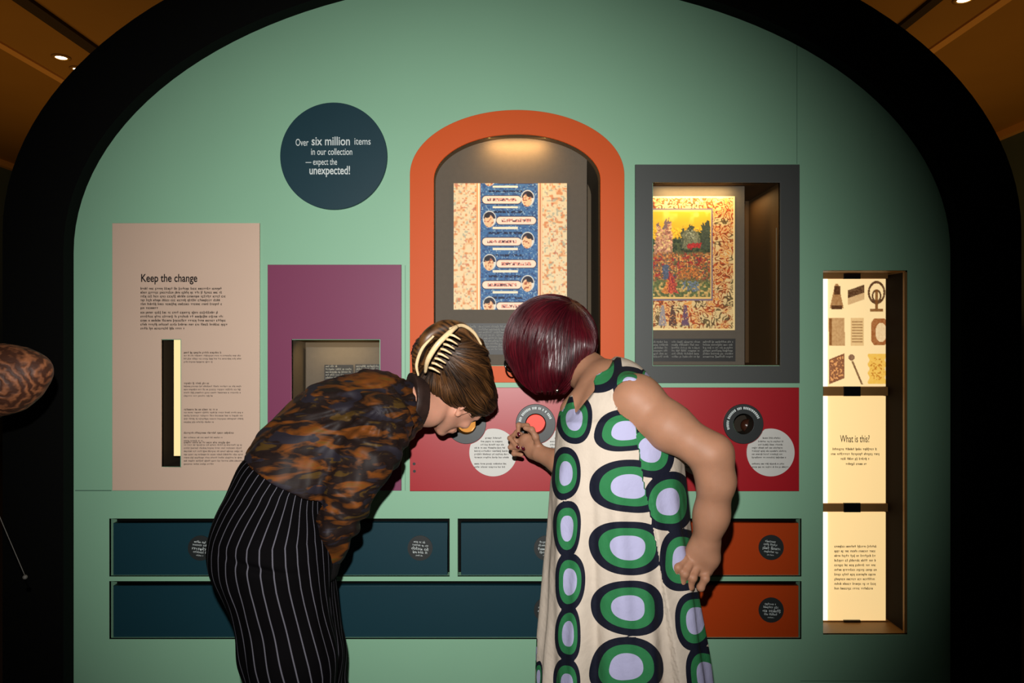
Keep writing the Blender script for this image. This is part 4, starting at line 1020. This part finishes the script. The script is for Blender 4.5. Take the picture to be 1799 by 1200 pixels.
# dress
zs_px = [640, 700, 760, 850, 950, 1050, 1150, 1250, 1400, 1480]
def Zp(y, t=0.58): return W(0, y, t)[2]
tz = A([Zp(y) for y in zs_px])[::-1]
cxp = A([W(x, 0, 0.58)[0] for x in (1085, 1080, 1082, 1084, 1089, 1093, 1096, 1099, 1104, 1106)])[::-1]
hwp = A([40, 78, 100, 117, 126, 137, 146, 155, 168, 174])[::-1]/sc(0.58)
def fskirt(P):
    z = P[:, 2]; cx_ = np.interp(z, tz, cxp); a = np.interp(z, tz, hwp); b = np.clip(a*0.80, 0.05, 0.24)
    x = P[:, 0]-cx_; y = P[:, 1]+0.585
    th = np.arctan2(x, -y); g = np.clip((1.28-z)*1.4, 0, 1)
    amp = 0.010*g
    fold = amp*(np.sin(th*7+1.0+2.5*(z-0.6))+0.7*np.sin(th*12+0.5-3*z)+0.4*np.sin(th*19+4*z))
    # sharp pleat down the right front and a fold down the left
    thp = 0.40+0.35*(1.2-z); fold += 0.022*g*np.exp(-np.clip((th-thp)/0.28, 0, 9))*(th > thp)
    thl = -0.62+0.05*(z-0.9); fold -= 0.022*g*np.exp(-((th-thl)/0.10)**2)
    q = np.sqrt((x/a)**2+(y/b)**2)
    return (q-1)*np.minimum(a, b)-fold
dr_top = chain([W(1092, 800, 0.565), W(1088, 750, 0.56), W(1078, 705, 0.545), W(1073, 680, 0.53)], [0.145, 0.140, 0.112, 0.080], 0.05)+\
    [cone(W(1076, 690, 0.60), W(1104, 690, 0.66), 0.058, 0.050, 0.03), cone(W(1060, 690, 0.50), W(1030, 715, 0.40), 0.07, 0.05, 0.03), ell(W(1015, 745, 0.50), (0.055, 0.07, 0.07), None, 0.04)]
slA = nrm(W(1175, 750, 0.70)-shA)
def fdress(P, c=None, r=0.0):
    d1 = union(dr_top, P, c, r); d2 = fskirt(P)
    d2 = np.maximum(d2, P[:, 2]-Zp(742))
    k = 0.05; h = np.clip(0.5+0.5*(d2-d1)/k, 0, 1); d = d2*(1-h)+d1*h-k*h*(1-h)
    d = d-0.0022*wob(P*A([1, 1, 0.5]), 34, 0.6)
    # neckline
    cz = sdf_prim(cone(W(1078, 648, 0.53), W(985, 600, 0.50), 0.105, 0.105), P)
    pl_ = -((P-W(1062, 656, 0.58))@nrm(A([-0.77, 0, 0.63]))); k3 = 0.035
    h3 = np.clip(0.5-0.5*(pl_-cz)/k3, 0, 1); cut = pl_*(1-h3)+cz*h3+k3*h3*(1-h3)
    a2, b2 = W(1022, 680, 0.58)[[0, 2]], W(1011, 722, 0.58)[[0, 2]]; q2 = P[:, [0, 2]]-a2; ba2 = b2-a2
    hh = np.clip(q2@ba2/(ba2@ba2), 0, 1); cut2 = np.linalg.norm(q2-hh[:, None]*ba2, axis=1)-(0.028-0.024*hh)
    cut2 = np.maximum(cut2, P[:, 1]+0.53)
    h3 = np.clip(0.5+0.5*(cut2-cut)/0.04, 0, 1); cc_ = cut2*(1-h3)+cut*h3-0.04*h3*(1-h3)
    d = np.maximum(d, -cc_)
    # armhole around the near arm
    ca = sdf_prim(cone(W(1112, 712, 0.66), W(1200, 770, 0.73), 0.058, 0.052), P)
    cb = sdf_prim(cone(shA, W(1112, 748, 0.66), 0.046, 0.036), P); cb = np.minimum(cb, sdf_prim(cone(W(1106, 697, 0.69), W(1150, 704, 0.70), 0.042, 0.044), P))
    d = np.maximum(d, -np.minimum(ca, cb))
    d = np.maximum(d, 0.28-P[:, 2])
    return d
OV = [ # cx, cy, half w, half h, side: 0 left of the seam, 1 right of it, 2 either
 (1100, 757, 56, 37, 0), (1105, 855, 67, 47, 0), (1103, 962, 66, 48, 0), (1104, 1068, 64, 48, 0), (1100, 1172, 65, 51, 0),
 (1142, 790, 46, 48, 1), (1174, 882, 44, 53, 1), (1201, 985, 45, 53, 1), (1222, 1090, 36, 52, 1), (1240, 1187, 36, 52, 1),
 (1009, 737, 31, 43, 0), (994, 832, 25, 47, 0), (996, 928, 25, 48, 0), (1001, 1022, 27, 50, 0), (998, 1114, 22, 50, 0), (996, 1206, 24, 50, 0),
 (1108, 678, 33, 34, 2), (1036, 634, 58, 56, 2), (1139, 657, 14, 10, 2), (946, 1190, 7, 30, 2), (1104, 1285, 65, 50, 0), (1100, 1400, 66, 50, 0), (1240, 1300, 36, 52, 1), (1244, 1410, 36, 52, 1), (996, 1310, 24, 50, 0), (996, 1420, 24, 50, 0)]
def ovalf(V):
    tz_ = 0.70; s_ = FPX/(CAMD-tz_)
    y = V[:, 1]; front = y < -0.56
    # print coordinates in metres on the cloth; the back repeats the front
    tf = np.clip(-y, 0.45, 0.9); tf = np.where(front, tf, 0.70)
    u = CX+V[:, 0]*FPX/(CAMD-tf); v = CY-(V[:, 2]-CAMH)*FPX/(CAMD-tf)
    seam = np.interp(v, [700, 760, 850, 960, 1060, 1200, 1450], [1118, 1118, 1131, 1154, 1169, 1182, 1190])
    right = u > seam
    out = np.full(len(V), 3.0)
    for (cx_, cy_, a, b, sd) in OV:
        du = (u-cx_)/a; dv = (v-cy_)/b
        th = np.arctan2(dv, du); wv = 1+0.035*np.sin(3*th+cx_)+0.03*np.sin(2*th+cy_)
        r_ = (np.abs(du)**2.35+np.abs(dv)**2.35)**(1/2.35)/wv
        if sd == 0: r_ = np.where(right, 3, r_)
        if sd == 1: r_ = np.where(right, r_, 3)
        out = np.minimum(out, r_)
    return np.minimum(out, 1.9)
sdf_obj('dress', fdress, A([-0.06, -0.95, 0.24]), A([0.68, -0.22, 1.56]), 0.0038, M['dress'], p2, dict(oval=ovalf))
for ft, dd in ((W(1070, 1590, 0.55), (-0.5, 0.8, 0)), (W(1140, 1590, 0.62), (-0.5, 0.8, 0))): shoe(ft, dd, p2)
# bob
cr2 = W(1003, 540, 0.42)
hairp2 = [ell(W(968, 596, 0.37), (0.139, 0.125, 0.134), None, 0.03),
          cone(W(958, 620, 0.36), W(966, 662, 0.40), 0.108, 0.066, 0.04),
          cone(W(935, 615, 0.36), W(938, 648, 0.38), 0.070, 0.052, 0.03),
          cone(W(1018, 608, 0.455), W(984, 650, 0.465), 0.034, 0.032, 0.05)]
qn2 = nrm(A([0.15, 0.0, -1.0]))
def fh2(P, c=None, r=0.0):
    d = union(hairp2, P, c, r); q = P-cr2
    th = np.arctan2(q[:, 0]+0.0, -q[:, 1]+0.02)
    d = d-0.0016*np.sin(th*34+3*wob(P, 12, 1))*np.clip(np.linalg.norm(q, axis=1)*8, 0, 1)
    g = G2(0.070, 0, -0.03)
    d = np.maximum(d, -sdf_prim(ell(G2(0.105, 0.018, -0.055), (0.075, 0.052, 0.075), R2), P))
    n = nrm(W(1045, 600, 0.4)-W(985, 690, 0.4)); 
    d = np.maximum(d, (P-W(950, 688, 0.4))@nrm(A([0.12, 0, -1.0])))
    d = np.maximum(d, (P-W(1020, 655, 0.42))@nrm(A([0.80, 0.0, -0.60]))-0.006)
    return d
V, F = mesh_sdf(fh2, W(870, 715, 0.60), W(1080, 500, 0.15), 0.003)
ok = np.where(V[:, 2] > W(0, 680, 0.4)[2])[0]; ri = rng.choice(ok, 6000, replace=False); roots = V[ri]+rng.normal(0, 0.0012, (6000, 3))
def fh2s(P): return union(hairp2, P)
def flow2(P):
    q = P-cr2; q /= np.linalg.norm(q, axis=1, keepdims=True)+1e-6
    dn = np.linalg.norm(P-cr2, axis=1)[:, None]
    w_ = np.clip(dn*6, 0, 1)
    return q*(1.2-w_)+A([-0.10, 0, -1.0])*w_+0.06*np.stack([wob(P, 25, 1), wob(P, 25, 2), wob(P, 25, 3)], 1)
Q, Rr = hair_strands(fh2s, roots, flow2, 13, 0.0065, 0.0007, 0.0025)
Zmin = W(0, 692, 0.4)[2]
lastok = (Q[:, -1, 2] > Zmin-0.004) & (((Q[:, -1]-W(1020, 655, 0.42))@nrm(A([0.80, 0.0, -0.60]))) < 0.012)
Q = Q[lastok]; Rr = Rr[lastok]; rt = roots[lastok]
hv, hf = tubes(Q, Rr, 3)
clump = np.clip(0.40+0.4*wob(rt, 36, 1.0)+0.4*rng.normal(0, 0.5, len(rt)), 0, 1)
me = npmesh('hair', np.vstack([V, hv]), np.vstack([F, hf+len(V)])); fattr(me, 'tint', np.concatenate([np.full(len(V), 0.25), np.repeat(clump, 13*3)]))
h2 = link('hair', me, M['hair2'], p2)
# glasses, earring
gl = tube_obj('glasses', [G2(0.112, -0.062, 0.006), G2(0.122, -0.03, 0.008), G2(0.124, 0.0, 0.004), G2(0.122, 0.03, 0.008), G2(0.112, 0.062, 0.006)], 0.003, M['glasses'], p2)
for s_ in (1, -1):
    c_ = G2(0.121, s_*0.034, -0.008)
    pts = [c_+R2.T@A([0.0, 0.027*math.cos(a), 0.021*math.sin(a)]) for a in np.linspace(0, 2*math.pi, 25)]
    V, F = tubes(A([pts]), np.full((1, 25), 0.0030), 8); link('lens_rim', npmesh('lens_rim', V, F), M['glasses'], gl)
    tube_obj('temple', [G2(0.112, s_*0.064, 0.006), G2(0.06, s_*0.080, 0.006), G2(-0.01, s_*0.084, 0.010)], 0.0026, M['glasses'], gl, 12, 8)
    V, F = lathe([(0.0001, -0.011), (0.006, -0.0095), (0.0105, -0.004), (0.0115, 0.0), (0.0105, 0.004), (0.006, 0.0095), (0.0001, 0.011)], 20)
    link('eye', npmesh('eye', orient(V, G2(0.080, s_*0.031, -0.002), R2[0]), F), M['eye'], p2)
def ball(name, c, r, m, parent):
    a = np.linspace(0, math.pi, 13); V, F = lathe([(max(1e-4, r*math.sin(x)), -r*math.cos(x)) for x in a], 18)
    return link(name, npmesh(name, V+A(c), F), m, parent)
ball('earring', W(979, 686, 0.47), 0.0055, M['silver'], p2)

# ================================================================== CARVED OBJECT AT THE LEFT EDGE
ct = 0.75
M['wire'] = mat('dull_wire', srgb(90, 86, 80), 0.6)
M['carved'] = mat('carved_brown_wood', srgb(112, 68, 44), 0.6, 0.4)
m = M['carved']; nt = m.node_tree; b = nt.nodes['Principled BSDF']; tc = nt.nodes.new('ShaderNodeTexCoord')
wv = nt.nodes.new('ShaderNodeTexWave'); wv.wave_type = 'RINGS'; wv.rings_direction = 'Y'; wv.inputs['Scale'].default_value = 18; wv.inputs['Distortion'].default_value = 14; wv.inputs['Detail'].default_value = 3
mp = nt.nodes.new('ShaderNodeMapping'); c0 = W(24, 668, ct); mp.inputs['Location'].default_value = tuple(-c0)
nt.links.new(tc.outputs['Object'], mp.inputs['Vector']); nt.links.new(mp.outputs['Vector'], wv.inputs['Vector'])
nz = nt.nodes.new('ShaderNodeTexNoise'); nz.inputs['Scale'].default_value = 60; nt.links.new(tc.outputs['Object'], nz.inputs['Vector'])
mu = nt.nodes.new('ShaderNodeMath'); mu.operation = 'MULTIPLY'; nt.links.new(wv.outputs['Fac'], mu.inputs[0]); nt.links.new(nz.outputs['Fac'], mu.inputs[1])
rp = nt.nodes.new('ShaderNodeValToRGB'); rp.color_ramp.elements[0].position = 0.08; rp.color_ramp.elements[0].color = srgb(70, 38, 24); rp.color_ramp.elements[1].position = 0.7; rp.color_ramp.elements[1].color = srgb(160, 98, 62)
nt.links.new(mu.outputs[0], rp.inputs['Fac']); nt.links.new(rp.outputs['Color'], b.inputs['Base Color'])
bp = nt.nodes.new('ShaderNodeBump'); bp.inputs['Distance'].default_value = 0.003; bp.inputs['Strength'].default_value = 0.8; nt.links.new(mu.outputs[0], bp.inputs['Height']); nt.links.new(bp.outputs['Normal'], b.inputs['Normal'])
co = empty('carved_wooden_figure', (W(-70, 0, ct)[0], -ct, 0), 'carved brown wooden figure with swirling grooves poking in at the left edge', 'carving')
cp = [cone(W(-50, 668, ct), W(22, 662, ct), 0.092, 0.080, 0.02), cone(W(22, 662, ct), W(58, 652, ct), 0.080, 0.044, 0.02), cone(W(-50, 690, ct), W(0, 685, ct), 0.088, 0.06, 0.03), cone(W(-120, 670, ct), W(-50, 670, ct), 0.07, 0.09, 0.03)]
def fc(P, c=None, r=0.0):
    return np.maximum(union(cp, P, c, r), (P-W(20, 606, ct))@nrm(A([0.25, 0, 1.0])))
sdf_obj('carved_head', fc, W(-200, 780, ct+0.15), W(110, 590, ct-0.15), 0.005, M['carved'], co)
tube_obj('support_rod', [W(-70, 700, ct), W(-72, 900, ct), A([W(-70, 0, ct)[0], -ct, 0.52])], 0.012, M['black'], co)
pl = W(-70, 0, ct)
boxes('plinth', [(pl[0]-0.18, pl[0]+0.12, -ct-0.15, -ct+0.15, 0.0, 0.55)], mat('dark_plinth', srgb(26, 20, 15), 0.7), co)
tube_obj('guy_wire', [W(-60, 760, ct-0.1), W(-8, 890, ct-0.1), W(44, 1012, ct-0.1)], 0.0010, M['wire'], co)
ball('wire_ferrule', W(44, 1014, ct-0.1), 0.006, M['wire'], co)
